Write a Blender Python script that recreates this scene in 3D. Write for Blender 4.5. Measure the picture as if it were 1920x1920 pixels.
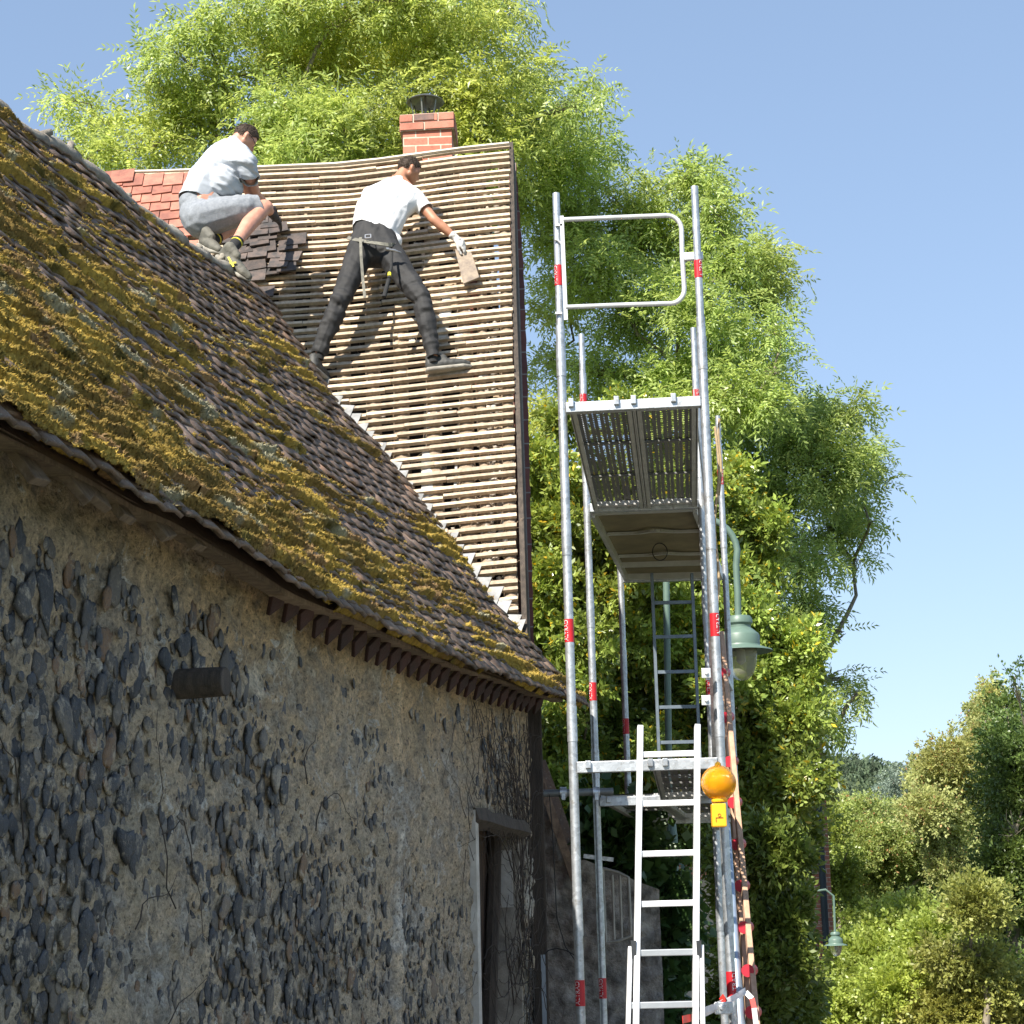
import bpy, bmesh, math, random
import numpy as np
from mathutils import Vector, Matrix
for o in list(bpy.data.objects): bpy.data.objects.remove(o)
sc = bpy.context.scene
COL = sc.collection
# ---------------- camera ----------------
CF, CP, CR = 3600.0, .2132, .0241          # focal length in photo pixels, pitch, roll
_F = np.array([0, math.cos(CP), math.sin(CP)]); _u = np.array([0, -math.sin(CP), math.cos(CP)]); _x = np.array([1., 0, 0])
RT = _x*math.cos(CR) - _u*math.sin(CR); UP = _u*math.cos(CR) + _x*math.sin(CR); EYE = np.array([0, 0, 1.6])
cd = bpy.data.cameras.new('camera'); cam = bpy.data.objects.new('camera', cd); COL.objects.link(cam)
M = Matrix.Identity(4)
for i in range(3):
    M[i][0] = RT[i]; M[i][1] = UP[i]; M[i][2] = -_F[i]; M[i][3] = EYE[i]
cam.matrix_world = M
cd.sensor_width = 36; cd.lens = 36*CF/1920; cd.clip_end = 5000; cd.clip_start = .1
sc.camera = cam
# ---------------- sky and sun ----------------
SUN = Vector((-.64, -1.05, 1.18)).normalized()
w = bpy.data.worlds.new('World'); sc.world = w; w.use_nodes = True
nt = w.node_tree; nt.nodes.clear()
sky = nt.nodes.new('ShaderNodeTexSky'); sky.sky_type = 'NISHITA'; sky.sun_disc = False
sky.sun_elevation = math.asin(SUN.z); sky.sun_rotation = math.atan2(SUN.x, SUN.y)
sky.air_density = 1.0; sky.dust_density = .05; sky.ozone_density = 2.0; sky.altitude = 0
bg = nt.nodes.new('ShaderNodeBackground'); bg.inputs[1].default_value = .15
out = nt.nodes.new('ShaderNodeOutputWorld')
gm = nt.nodes.new('ShaderNodeGamma'); gm.inputs[1].default_value = .53; tn = nt.nodes.new('ShaderNodeMix'); tn.data_type = 'RGBA'; tn.blend_type = 'MULTIPLY'; tn.inputs[0].default_value = 1; tn.inputs[7].default_value = (.88, .99, 1.15, 1)   # softens the sky's brightness range to the photo's pale summer sky
nt.links.new(sky.outputs[0], gm.inputs[0]); nt.links.new(gm.outputs[0], tn.inputs[6]); nt.links.new(tn.outputs[2], bg.inputs[0]); nt.links.new(bg.outputs[0], out.inputs[0])
sl = bpy.data.lights.new('sun', 'SUN'); sl.energy = 4.4; sl.angle = math.radians(.5); sl.color = (1, .94, .84)
so = bpy.data.objects.new('sun', sl); COL.objects.link(so)
so.rotation_euler = SUN.to_track_quat('Z', 'Y').to_euler()
sc.view_settings.view_transform = 'Standard'; sc.view_settings.look = 'None'
sc.view_settings.exposure = 1.2; sc.view_settings.gamma = 1
sc.render.resolution_x = 1024; sc.render.resolution_y = 1024

# ---------------- rays from photo pixels to world points ----------------
def ray(px, py):
    d = _F + RT*(px-960)/CF - UP*(py-960)/CF
    return d/np.linalg.norm(d)
def aty(px, py, Y): d = ray(px, py); return EYE + d*Y/d[1]
def atz(px, py, z): d = ray(px, py); return EYE + d*(z-1.6)/d[2]
def pl(px, py, P, n): d = ray(px, py); return EYE + d*(((P-EYE)@n)/(d@n))
def pr(P):
    Q = np.asarray(P)-EYE; z = Q@_F
    return 960+CF*(Q@RT)/z, 960-CF*(Q@UP)/z

# ---------------- noise ----------------
_rs = np.random.RandomState(7); _perm = _rs.permutation(512).astype(np.int64); _val = _rs.rand(512)*2-1
def _h(i, j, k): return _val[_perm[(_perm[(_perm[i & 511]+j) & 511]+k) & 511]]
def noise(P):
    P = np.asarray(P, float); I = np.floor(P).astype(np.int64); f = P-I; f = f*f*(3-2*f)
    i, j, k = I[..., 0], I[..., 1], I[..., 2]; x, y, z = f[..., 0], f[..., 1], f[..., 2]
    r = 0
    for a in (0, 1):
        for b in (0, 1):
            for c in (0, 1):
                r = r + _h(i+a, j+b, k+c)*(x if a else 1-x)*(y if b else 1-y)*(z if c else 1-z)
    return r
def fbm(P, o=4):
    P = np.asarray(P, float); r = 0; a = 1.; s = 0
    for q in range(o): r = r + a*noise(P*2**q+17.3*q); s += a; a *= .5
    return r/s
def v3(a, b, c=0.): return np.stack(np.broadcast_arrays(np.asarray(a, float), np.asarray(b, float), np.asarray(c, float)), -1)

# ---------------- object helpers ----------------
def tag(o, label=None, cat=None, group=None, kind=None):
    if label: o['label'] = label
    if cat: o['category'] = cat
    if group: o['group'] = group
    if kind: o['kind'] = kind
    return o
def empty(name, loc, label=None, cat=None, group=None):
    o = bpy.data.objects.new(name, None); COL.objects.link(o); o.location = Vector([float(t) for t in loc])
    o.empty_display_size = .2
    return tag(o, label, cat, group)
def world_loc(o):
    l = Vector((0, 0, 0))
    while o is not None: l += o.location; o = o.parent
    return l
def link(name, me, mats, parent=None, smooth=False):
    """mesh given in WORLD coordinates; parents are unrotated, so only a shift is needed"""
    o = bpy.data.objects.new(name, me); COL.objects.link(o)
    for m in (mats if isinstance(mats, (list, tuple)) else [mats]): me.materials.append(m)
    if parent is not None:
        o.parent = parent; off = world_loc(parent)
    else:
        n = len(me.vertices); co = np.empty(n*3); me.vertices.foreach_get('co', co); co = co.reshape(-1, 3)
        c = (co.min(0)+co.max(0))/2; c[2] = co[:, 2].min(); off = Vector(c); o.location = off
    me.transform(Matrix.Translation(-off))
    if smooth: me.polygons.foreach_set('use_smooth', np.ones(len(me.polygons), bool))
    me.update()
    return o
def npmesh(name, V, Fc, mats, parent=None, smooth=False, mi=None, col=None):
    """V (n,3), Fc (m,3) or (m,4) index array"""
    V = np.asarray(V, np.float32); Fc = np.asarray(Fc, np.int32); me = bpy.data.meshes.new(name)
    k = Fc.shape[1]
    me.vertices.add(len(V)); me.vertices.foreach_set('co', V.ravel())
    me.loops.add(Fc.size); me.loops.foreach_set('vertex_index', Fc.ravel())
    me.polygons.add(len(Fc)); me.polygons.foreach_set('loop_start', np.arange(0, Fc.size, k, dtype=np.int32))
    if mi is not None: me.polygons.foreach_set('material_index', np.asarray(mi, np.int32))
    me.update(calc_edges=True)
    if col is not None:
        a = me.color_attributes.new('tint', 'FLOAT_COLOR', 'POINT')
        c = np.ones((len(V), 4), np.float32); c[:, :3] = col; a.data.foreach_set('color', c.ravel())
    return link(name, me, mats, parent, smooth)
class MB:
    def __init__(s): s.v = []; s.f = []; s.m = []
    def add(s, V, F, m=0):
        b = len(s.v); s.v += [tuple(float(c) for c in q) for q in V]
        s.f += [tuple(b+i for i in q) for q in F]; s.m += [m]*len(F)
        return s
    def box(s, c, ax, ay, az, m=0):
        c, ax, ay, az = [np.asarray(t, float) for t in (c, ax, ay, az)]
        V = [c+sx*ax+sy*ay+sz*az for sx in (-1, 1) for sy in (-1, 1) for sz in (-1, 1)]
        return s.add(V, [(0, 1, 3, 2), (4, 6, 7, 5), (0, 4, 5, 1), (2, 3, 7, 6), (0, 2, 6, 4), (1, 5, 7, 3)], m)
    def bar(s, a, b, w, h, up=(0, 0, 1), m=0):
        a = np.asarray(a, float); b = np.asarray(b, float); d = b-a; L = np.linalg.norm(d); d /= L
        up = np.asarray(up, float); x = np.cross(d, up); x /= np.linalg.norm(x); y = np.cross(x, d)
        return s.box((a+b)/2, d*L/2, x*w/2, y*h/2, m)
    def tube(s, pts, r, n=12, m=0, cap=True):
        pts = [np.asarray(q, float) for q in pts]; k = len(pts); rr = r if isinstance(r, (list, tuple, np.ndarray)) else [r]*k
        V = []; F = []; ref = None
        for i, q in enumerate(pts):
            d = pts[min(i+1, k-1)]-pts[max(i-1, 0)]; d = d/(np.linalg.norm(d)+1e-9)
            if ref is None: ref = np.array([1., 0, 0]) if abs(d[0]) < .8 else np.array([0, 1., 0])
            x = np.cross(d, ref); x /= np.linalg.norm(x); y = np.cross(d, x); ref = -np.cross(d, x) if False else np.cross(x, d)
            ref = np.cross(x, d)
            for j in range(n):
                a = 2*math.pi*j/n; V.append(q+rr[i]*(x*math.cos(a)+y*math.sin(a)))
        for i in range(k-1):
            for j in range(n): F.append((i*n+j, i*n+(j+1) % n, (i+1)*n+(j+1) % n, (i+1)*n+j))
        if cap: F.append(tuple(range(n-1, -1, -1))); F.append(tuple((k-1)*n+j for j in range(n)))
        return s.add(V, F, m)
    def lathe(s, c, prof, n=24, m=0, ax=(0, 0, 1)):
        c = np.asarray(c, float); V = []; F = []; k = len(prof)
        for (r, z) in prof:
            for j in range(n):
                a = 2*math.pi*j/n; V.append(c+np.array([r*math.cos(a), r*math.sin(a), z]))
        for i in range(k-1):
            for j in range(n): F.append((i*n+j, i*n+(j+1) % n, (i+1)*n+(j+1) % n, (i+1)*n+j))
        return s.add(V, F, m)
    def build(s, name, mats, parent=None, smooth=False, bevel=0):
        me = bpy.data.meshes.new(name); me.from_pydata(s.v, [], s.f)
        me.polygons.foreach_set('material_index', np.array(s.m, np.int32))
        bm = bmesh.new(); bm.from_mesh(me); bmesh.ops.recalc_face_normals(bm, faces=bm.faces); bm.to_mesh(me); bm.free()
        o = link(name, me, mats, parent, smooth)
        if smooth:
            try:
                at = me.attributes.new('sharp_edge', 'BOOLEAN', 'EDGE')
                bm = bmesh.new(); bm.from_mesh(me)
                fl = [(len(e.link_faces) != 2 or e.calc_face_angle(0) > .7) for e in bm.edges]; bm.free()
                at.data.foreach_set('value', np.array(fl, bool))
            except Exception as ex: print('sharp', ex)
        if bevel:
            b = o.modifiers.new('bevel', 'BEVEL'); b.width = bevel; b.segments = 2; b.limit_method = 'ANGLE'
        return o
def tubes_np(segs, n=6):
    """segs: list of (points, radii) -> V, F arrays"""
    mb = MB()
    for pts, r in segs: mb.tube(pts, r, n=n, cap=False)
    return np.array(mb.v), np.array(mb.f)

# ---------------- materials ----------------
def lin(c): return tuple((x/12.92 if x <= .04045 else ((x+.055)/1.055)**2.4) for x in c)
class NM:
    def __init__(s, name):
        s.m = bpy.data.materials.new(name); s.m.use_nodes = True; s.t = s.m.node_tree; s.N = s.t.nodes; s.b = s.N['Principled BSDF']
    def n(s, typ, **k):
        q = s.N.new(typ)
        for a, v in k.items():
            if a.startswith('i_'):
                key = a[2:]; key = int(key) if key.isdigit() else key.replace('_', ' ')
                q.inputs[key].default_value = v
            else: setattr(q, a, v)
        return q
    def l(s, a, b): s.t.links.new(a, b)
    def coord(s, scale=(1, 1, 1), rot=(0, 0, 0), kind='Object'):
        tc = s.n('ShaderNodeTexCoord'); mp = s.n('ShaderNodeMapping')
        mp.inputs['Scale'].default_value = scale; mp.inputs['Rotation'].default_value = rot
        s.l(tc.outputs[kind], mp.inputs[0]); return mp.outputs[0]
    def noise(s, vec, scale, detail=4, rough=.6, dist=0):
        q = s.n('ShaderNodeTexNoise'); q.inputs['Scale'].default_value = scale; q.inputs['Detail'].default_value = detail
        q.inputs['Roughness'].default_value = rough; q.inputs['Distortion'].default_value = dist; s.l(vec, q.inputs['Vector']); return q.outputs['Fac']
    def ramp(s, fac, stops):
        q = s.n('ShaderNodeValToRGB'); e = q.color_ramp.elements
        while len(e) > 1: e.remove(e[-1])
        e[0].position = stops[0][0]; e[0].color = (*stops[0][1], 1) if len(stops[0][1]) == 3 else stops[0][1]
        for p, c in stops[1:]: k = e.new(p); k.color = (*c, 1)
        s.l(fac, q.inputs[0]); return q.outputs[0]
    def mix(s, fac, a, b, mode='MIX'):
        q = s.n('ShaderNodeMix', data_type='RGBA', blend_type=mode)
        for inp, v in ((0, fac), (6, a), (7, b)):
            if hasattr(v, 'links'): s.l(v, q.inputs[inp])
            elif inp == 0: q.inputs[0].default_value = v
            else: q.inputs[inp].default_value = (*v, 1)
        return q.outputs[2]
    def bump(s, h, dist=.01, st=1.):
        q = s.n('ShaderNodeBump'); q.inputs['Distance'].default_value = dist; q.inputs['Strength'].default_value = st
        s.l(h, q.inputs['Height']); s.l(q.outputs[0], s.b.inputs['Normal']); return q
    def set(s, **k):
        for a, v in k.items():
            key = a.replace('_', ' ')
            if hasattr(v, 'links'): s.l(v, s.b.inputs[key])
            else: s.b.inputs[key].default_value = (*v, 1) if isinstance(v, tuple) and len(v) == 3 and 'Subsurface' not in key else v
        return s
def simple(name, c1, c2=None, scale=8, rough=.7, metal=0, bump=.0, bs=60, stretch=(1, 1, 1), isl=0., spec=None):
    q = NM(name); c2 = c2 or tuple(x*.7 for x in c1)
    v = q.coord(stretch); f = q.noise(v, scale, 5)
    c = q.ramp(f, [(.35, c1), (.65, c2)])
    if isl:
        g = q.n('ShaderNodeNewGeometry'); r = q.n('ShaderNodeMapRange', i_3=1-isl, i_4=1+isl*.6); q.l(g.outputs['Random Per Island'], r.inputs[0])
        cc = q.n('ShaderNodeCombineXYZ'); [q.l(r.outputs[0], cc.inputs[i]) for i in range(3)]
        c = q.mix(1., c, cc.outputs[0], 'MULTIPLY')
    q.set(Base_Color=c, Roughness=rough, Metallic=metal)
    if spec is not None: q.b.inputs['Specular IOR Level'].default_value = spec
    if bump: q.bump(q.noise(v, bs, 6, .7), bump)
    return q.m
# ================= palette =================
def mat_flint():
    q = NM('flint'); v = q.coord(); g = q.n('ShaderNodeNewGeometry'); r = g.outputs['Random Per Island']
    base = q.ramp(r, [(0, (.014, .017, .023)), (.42, (.030, .034, .042)), (.62, (.075, .066, .055)), (.82, (.13, .115, .095)), (.92, (.20, .18, .15)), (.96, (.17, .10, .05))])
    f = q.noise(v, 26, 6, .7, .6); w_ = q.noise(v, 90, 4, .7)
    c = q.mix(q.ramp(f, [(.56, (0, 0, 0)), (.66, (1, 1, 1))]), base, (.24, .21, .17))
    c = q.mix(q.ramp(q.noise(v, 14, 5, .7), [(.52, (0, 0, 0)), (.6, (.9, .9, .9))]), c, (.045, .052, .065))
    mk = q.noise(v, 7.5, 6, .75, .5); c = q.mix(q.ramp(mk, [(.54, (0, 0, 0)), (.62, (.85, .85, .85))]), c, (.38, .33, .25))
    c = q.mix(q.ramp(w_, [(.3, (.75, .75, .75)), (.5, (0, 0, 0))]), c, (.05, .05, .05))
    q.set(Base_Color=c, Roughness=.55); q.bump(w_, .008); return q.m
def mat_mortar():
    q = NM('mortar'); v = q.coord(); a = q.noise(v, 2.1, 6, .65); b = q.noise(v, 9, 6, .7); d = q.noise(v, 70, 5, .75)
    c = q.ramp(a, [(.28, (.25, .225, .185)), (.38, (.43, .37, .27)), (.50, (.54, .44, .31)), (.57, (.36, .315, .25)), (.66, (.60, .575, .51))])
    at = q.n('ShaderNodeAttribute', attribute_name='tint')
    c = q.mix(1., c, at.outputs[0], 'MULTIPLY')
    c = q.mix(q.ramp(b, [(.52, (0, 0, 0)), (.68, (.8, .8, .8))]), c, (.17, .155, .13))
    c = q.mix(q.ramp(q.noise(v, 5.3, 6, .75, .8), [(.58, (0, 0, 0)), (.64, (.8, .8, .8))]), c, (.60, .59, .54))
    sp = q.n('ShaderNodeTexVoronoi'); sp.inputs['Scale'].default_value = 34; q.l(v, sp.inputs['Vector'])
    c = q.mix(q.ramp(sp.outputs['Distance'], [(.1, (.7, .7, .7)), (.3, (0, 0, 0))]), c, (.07, .06, .05))
    c = q.mix(q.ramp(d, [(.34, (.75, .75, .75)), (.46, (0, 0, 0))]), c, (.09, .08, .06))
    q.set(Base_Color=c, Roughness=.95)
    gr = q.noise(v, 38, 6, .85); c = q.mix(1., c, q.ramp(gr, [(.32, (.45, .45, .45)), (.5, (1, 1, 1)), (.68, (1.6, 1.55, 1.5))]), 'MULTIPLY'); q.set(Base_Color=c)
    m2 = q.n('ShaderNodeMath', operation='ADD'); q.l(b, m2.inputs[0]); q.l(d, m2.inputs[1]); q.bump(m2.outputs[0], .02); return q.m
def mat_moss():
    q = NM('moss'); v = q.coord(); at = q.n('ShaderNodeAttribute', attribute_name='tint')
    f = q.noise(v, 60, 5, .8); c = q.mix(q.ramp(f, [(.35, (.55, .55, .55)), (.62, (0, 0, 0))]), at.outputs[0], (.07, .055, .02))
    q.set(Base_Color=c, Roughness=1.); q.b.inputs['Specular IOR Level'].default_value = .1
    q.bump(q.noise(v, 130, 4, .8), .012); return q.m
def mat_tile_old():
    q = NM('weathered_tile'); v = q.coord(); g = q.n('ShaderNodeNewGeometry')
    c = q.ramp(g.outputs['Random Per Island'], [(0, (.11, .073, .052)), (.4, (.155, .10, .07)), (.7, (.20, .13, .09)), (.93, (.28, .19, .135)), (1, (.38, .21, .12))])
    f = q.noise(v, 16, 6, .75)
    c = q.mix(q.ramp(f, [(.4, (0, 0, 0)), (.7, (.8, .8, .8))]), c, (.06, .055, .05))
    c = q.mix(q.ramp(q.noise(v, 40, 4, .7), [(.6, (0, 0, 0)), (.68, (.7, .7, .7))]), c, (.34, .34, .30))
    q.set(Base_Color=c, Roughness=.5); q.bump(q.noise(v, 60, 5, .7), .006); return q.m
def mat_wood(name, c1, c2, st=(1, 1, 12), sc_=12, bump=.006, isl=.25):
    return simple(name, c1, c2, sc_, .8, 0, bump, 40, st, isl)
def mat_brick(name, c1=(.42, .14, .085), c2=(.30, .09, .06), mortar=(.55, .47, .38), sc_=1., rough=.85, rot=(math.pi/2, 0, 0), bw=.22, rh=.075):
    q = NM(name); v = q.coord((sc_,)*3, rot)
    b = q.n('ShaderNodeTexBrick'); b.inputs['Scale'].default_value = 1; b.inputs['Brick Width'].default_value = bw; b.inputs['Row Height'].default_value = rh
    b.inputs['Mortar Size'].default_value = .006; b.inputs['Mortar Smooth'].default_value = .2
    b.inputs['Color1'].default_value = (*c1, 1); b.inputs['Color2'].default_value = (*c2, 1); b.inputs['Mortar'].default_value = (*mortar, 1)
    q.l(v, b.inputs['Vector'])
    v2 = q.coord(); f = q.noise(v2, 25, 5, .7)
    c = q.mix(q.ramp(f, [(.45, (0, 0, 0)), (.75, (.5, .5, .5))]), b.outputs['Color'], tuple(x*.45 for x in c2))
    q.set(Base_Color=c, Roughness=rough)
    q.bump(b.outputs['Fac'], .008, -1.) ; return q.m
def mat_zinc():
    q = NM('galvanised_steel'); v = q.coord(); vo = q.n('ShaderNodeTexVoronoi'); vo.inputs['Scale'].default_value = 45; q.l(v, vo.inputs['Vector'])
    c = q.ramp(vo.outputs['Color'], [(0, (.40, .42, .44)), (1, (.66, .68, .70))]); c = q.mix(q.ramp(q.noise(v, 19, 6, .75), [(.55, (0, 0, 0)), (.64, (.7, .7, .7))]), c, (.30, .27, .23))
    c = q.mix(q.ramp(q.noise(v, 7, 5), [(.5, (0, 0, 0)), (.7, (.6, .6, .6))]), c, (.33, .35, .37))
    q.set(Base_Color=c, Metallic=.75, Roughness=.42); q.bump(q.noise(v, 40, 4), .001); return q.m
def leafmat(name, c1, c2, tr=.35, rough=.45, c3=None, spec=.5):
    q = NM(name); g = q.n('ShaderNodeNewGeometry'); r = g.outputs['Random Per Island']
    st = [(0, c1), (.75, c2)]
    if c3: st += [(.955, c2), (.965, c3)]
    c = q.ramp(r, st)
    at = q.n('ShaderNodeAttribute', attribute_name='tint'); c = q.mix(1., c, at.outputs[0], 'MULTIPLY')
    q.set(Base_Color=c, Roughness=rough); q.b.inputs['Specular IOR Level'].default_value = spec
    t = q.n('ShaderNodeBsdfTranslucent'); hs = q.n('ShaderNodeHueSaturation'); hs.inputs['Saturation'].default_value = 1.1; hs.inputs['Value'].default_value = 1.6; hs.inputs['Hue'].default_value = .485
    q.l(c, hs.inputs['Color']); q.l(hs.outputs[0], t.inputs[0])
    m = q.n('ShaderNodeMixShader'); m.inputs[0].default_value = tr
    q.l(q.b.outputs[0], m.inputs[1]); q.l(t.outputs[0], m.inputs[2]); q.l(m.outputs[0], q.N['Material Output'].inputs[0]); return q.m
FLINT = mat_flint(); MORTAR = mat_mortar(); MOSS = mat_moss(); OLDTILE = mat_tile_old(); ZINC = mat_zinc()
WOODP = mat_wood('pale_batten_wood', (.64, .51, .37), (.45, .345, .24), (10, 1, 10), 3, .003, .3)
WOODR = mat_wood('rough_rafter_wood', (.58, .44, .31), (.36, .26, .17), (3, 3, 3), 5, .02, .25)
WOODD = mat_wood('weathered_dark_wood', (.11, .085, .065), (.05, .04, .032), (6, 6, 1), 6, .01, .3)
WOODG = mat_wood('grey_board_wood', (.30, .22, .15), (.16, .11, .075), (3, 8, 3), 6, .008, .35)
PLASTER = simple('clay_plaster', (.52, .39, .26), (.30, .22, .14), 9, .95, 0, .03, 22)
WHITEP = simple('white_lime_plaster', (.72, .70, .66), (.5, .47, .42), 6, .9, 0, .01, 30)
VOID = simple('attic_darkness', (.028, .022, .017), (.018, .014, .01), 5, .9)  # near-black colour puts the attic's darkness into the backing sheet
BRICKC = mat_brick('chimney_brick', (.56, .22, .15), (.44, .15, .095), (.62, .52, .40))
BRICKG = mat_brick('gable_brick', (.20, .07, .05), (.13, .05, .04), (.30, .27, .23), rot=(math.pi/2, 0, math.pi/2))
DENTIL = simple('dentil_brick', (.055, .018, .013), (.03, .012, .009), 9, .85, 0, .01, 40, isl=.3)
REDTILE = simple('new_red_tile', (.46, .18, .12), (.28, .11, .08), 11, .8, 0, .006, 40, isl=.4)
LEAD = simple('zinc_sheet', (.30, .30, .295), (.17, .17, .165), 6, .45, .35, .002, 30, isl=.15)
RIDGET = simple('lichened_ridge_tile', (.20, .17, .14), (.36, .33, .27), 9, .9, 0, .015, 40, isl=.25)
# ================= ground, hill =================
GRS = simple('grass_ground', (.09, .12, .035), (.06, .085, .025), 3, .95, 0, .02, 20)
gx = np.linspace(-1, 1, 90); gx = np.sign(gx)*np.abs(gx)**2.6*2500
P, Fc = grid0 = (lambda A: (v3(A[0], A[1]+0, np.where(np.hypot(A[0], A[1]) < 60, 0., 0)).reshape(-1, 3), None))(np.meshgrid(gx, gx, indexing='ij'))
i = np.arange(90*90).reshape(90, 90); Fc = np.stack([i[:-1, :-1], i[1:, :-1], i[1:, 1:], i[:-1, 1:]], -1).reshape(-1, 4)
tag(npmesh('ground', P, Fc, GRS), kind='structure')
mb = MB(); mb.add([(-1.2, -8, .006), (6, -8, .006), (9, 60, .006), (2.2, 22, .006), (1.9, 13, .006), (.3, 12, .006)], [(0, 1, 2, 3, 4, 5)]); tag(mb.build('lane', simple('gravel_lane', (.30, .27, .23), (.22, .2, .17), 20, .95, 0, .02, 60)), kind='structure')
# wooded hill on the horizon
xs = np.linspace(-160, 520, 240); ys = np.linspace(380, 900, 90); X, Y = np.meshgrid(xs, ys, indexing='ij')
ang = X/Y
prof = np.interp(ang*3600+960, [1300, 1540, 1600, 1650, 1690, 1730, 1800, 2000], [44, 44, 43, 41.5, 39.5, 40, 43, 52])
Zh = prof*np.clip((Y-380)/170, 0, 1)**.9*(Y/560)+1.2*fbm(v3(X/35, Y/35, 0), 4)
P = v3(X, Y, Zh-1.0).reshape(-1, 3); i = np.arange(X.size).reshape(X.shape); Fc = np.stack([i[:-1, :-1], i[1:, :-1], i[1:, 1:], i[:-1, 1:]], -1).reshape(-1, 4)
tag(npmesh('hill', P, Fc, simple('hill_meadow', (.11, .13, .05), (.07, .10, .035), .03, .95), None, True), kind='structure')
# ================= flint wing with mossy roof =================
WA = atz(20, 790, 3.05); WB = atz(1060, 1300, 3.05)
We = (WB-WA)/np.linalg.norm(WB-WA); Wn = np.array([-We[1], We[0], 0]); HS = 2.6
def _prof(pix, off):
    S, Z = [], []
    for px, py in pix:
        q = pl(px, py, WA+Wn*off, Wn); S.append((q-WA)@We); Z.append(q[2])
    return np.array(S), np.array(Z)
_es, _ez = _prof([(16, 785), (96, 828), (175, 875), (262, 933), (335, 965), (402, 1003), (481, 1040), (554, 1087), (657, 1146), (703, 1172), (802, 1215), (890, 1253), (963, 1279), (1036, 1299), (1063, 1303)], 0)
_rs_, _rz = _prof([(16, 228), (130, 300), (225, 377), (306, 432), (388, 489), (470, 538)], HS)
def ez(s): return np.interp(s, _es, _ez)
def rz(s): return np.interp(s, _rs_, _rz)
def wsurf(s, v):
    """point on the wing's roof: s metres along the eave, v 0 eave .. 1 ridge"""
    s = np.asarray(s, float); v = np.asarray(v, float)
    z = ez(s)*(1-v)+rz(s)*v - .05*np.sin(np.pi*np.clip(v, 0, 1)) + .03*noise(v3(s*.9, v*2.2, 3.))
    z = z - .06*np.exp(-v/.06)*0
    return WA + We*s[..., None] + Wn*(HS*v)[..., None] + v3(0*z, 0*z, z)*1. - np.array([0, 0, WA[2]])
WN = np.cross(We, wsurf(3., 1.)-wsurf(3., 0.)); WN /= np.linalg.norm(WN); WN *= np.sign(WN[2])
SLEN = float(np.linalg.norm(wsurf(3., 1.)-wsurf(3., 0.)))
def whit(px, py):
    d = ray(px, py); lo, hi = 3., 22.
    def g(t):
        P = EYE+d*t; Q = P-WA; s = Q@We; v = (Q@Wn)/HS
        return wsurf(s, v)[2]-P[2], s, v
    ts = np.linspace(lo, hi, 400); p0 = g(ts[0])[0]
    for t in ts[1:]:
        p1 = g(t)[0]
        if p0*p1 < 0:
            a, b = t-(hi-lo)/399, t
            for _ in range(30):
                m = (a+b)/2
                if g(m)[0]*p0 > 0: a = m
                else: b = m
            return g(a)[1], g(a)[2], EYE+d*a
        p0 = p1
    return None
VALLEY = [(470, 530), (503, 575), (545, 640), (580, 692), (627, 765), (665, 805), (703, 845), (759, 917), (831, 1014), (913, 1133), (977, 1200), (1030, 1258), (1066, 1296)]
_vs = [whit(*q) for q in VALLEY]
_vv = np.array([q[1] for q in _vs]); _vss = np.array([q[0] for q in _vs])
_o = np.argsort(_vv); _vv = _vv[_o]; _vss = _vss[_o]
def smax(v): return np.interp(v, _vv, _vss)
print('valley', list(zip(_vv.round(2), _vss.round(2))), 'slope len', SLEN)
WEYE = EYE
wing = empty('flint_building', (float(WA[0]), float(WA[1]+3), 0), 'old flint and plaster building with a steep roof smothered in golden moss', 'building')
SMIN = -1.6
# ---- roof underlay, back slope ----
def grid(nu, nv, fn):
    U, V = np.meshgrid(np.linspace(0, 1, nu), np.linspace(0, 1, nv), indexing='ij')
    P = fn(U, V).reshape(-1, 3); i = np.arange(nu*nv).reshape(nu, nv)
    Fc = np.stack([i[:-1, :-1], i[1:, :-1], i[1:, 1:], i[:-1, 1:]], -1).reshape(-1, 4)
    return P, Fc
def _ul(U, V):
    v = V*1.0; s = SMIN+U*(smax(v)-.02-SMIN); return wsurf(s, v)-WN*.03
P, Fc = grid(60, 40, _ul)
roofw = npmesh('roof', P, Fc, OLDTILE, wing, True); roofw['label'] = 'steep old tiled roof almost covered with golden moss'
def _bk(U, V):
    s = SMIN+U*(5.9-SMIN); return wsurf(s, 1+0*s)+Wn*(HS*V)[..., None]-v3(0*s, 0*s, V*3.2+.02)
P, Fc = grid(20, 8, _bk); npmesh('rear_roof_slope', P, Fc, OLDTILE, wing, True)
mb = MB(); q0 = WA+We*(-1.6)+Wn*(HS*2); q1 = WA+We*(6.5)+Wn*(HS*2); mb.bar(q0*np.array([1, 1, 0])+np.array([0, 0, 1.55]), q1*np.array([1, 1, 0])+np.array([0, 0, 1.55]), .3, 3.1)
q2 = WA+We*(-1.5)+Wn*.3; q3 = WA+We*(-1.5)+Wn*(HS*2); mb.bar(q2*np.array([1, 1, 0])+np.array([0, 0, 1.5]), q3*np.array([1, 1, 0])+np.array([0, 0, 1.5]), .2, 3.0)
mb.add([q2*np.array([1, 1, 0])+np.array([0, 0, 2.9]), q3*np.array([1, 1, 0])+np.array([0, 0, 2.9]), WA+We*-1.5+Wn*HS+np.array([0, 0, 3.1])], [(0, 1, 2)])
mb.build('rear_walls', simple('render_wall', (.4, .34, .26)), wing)
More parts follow.
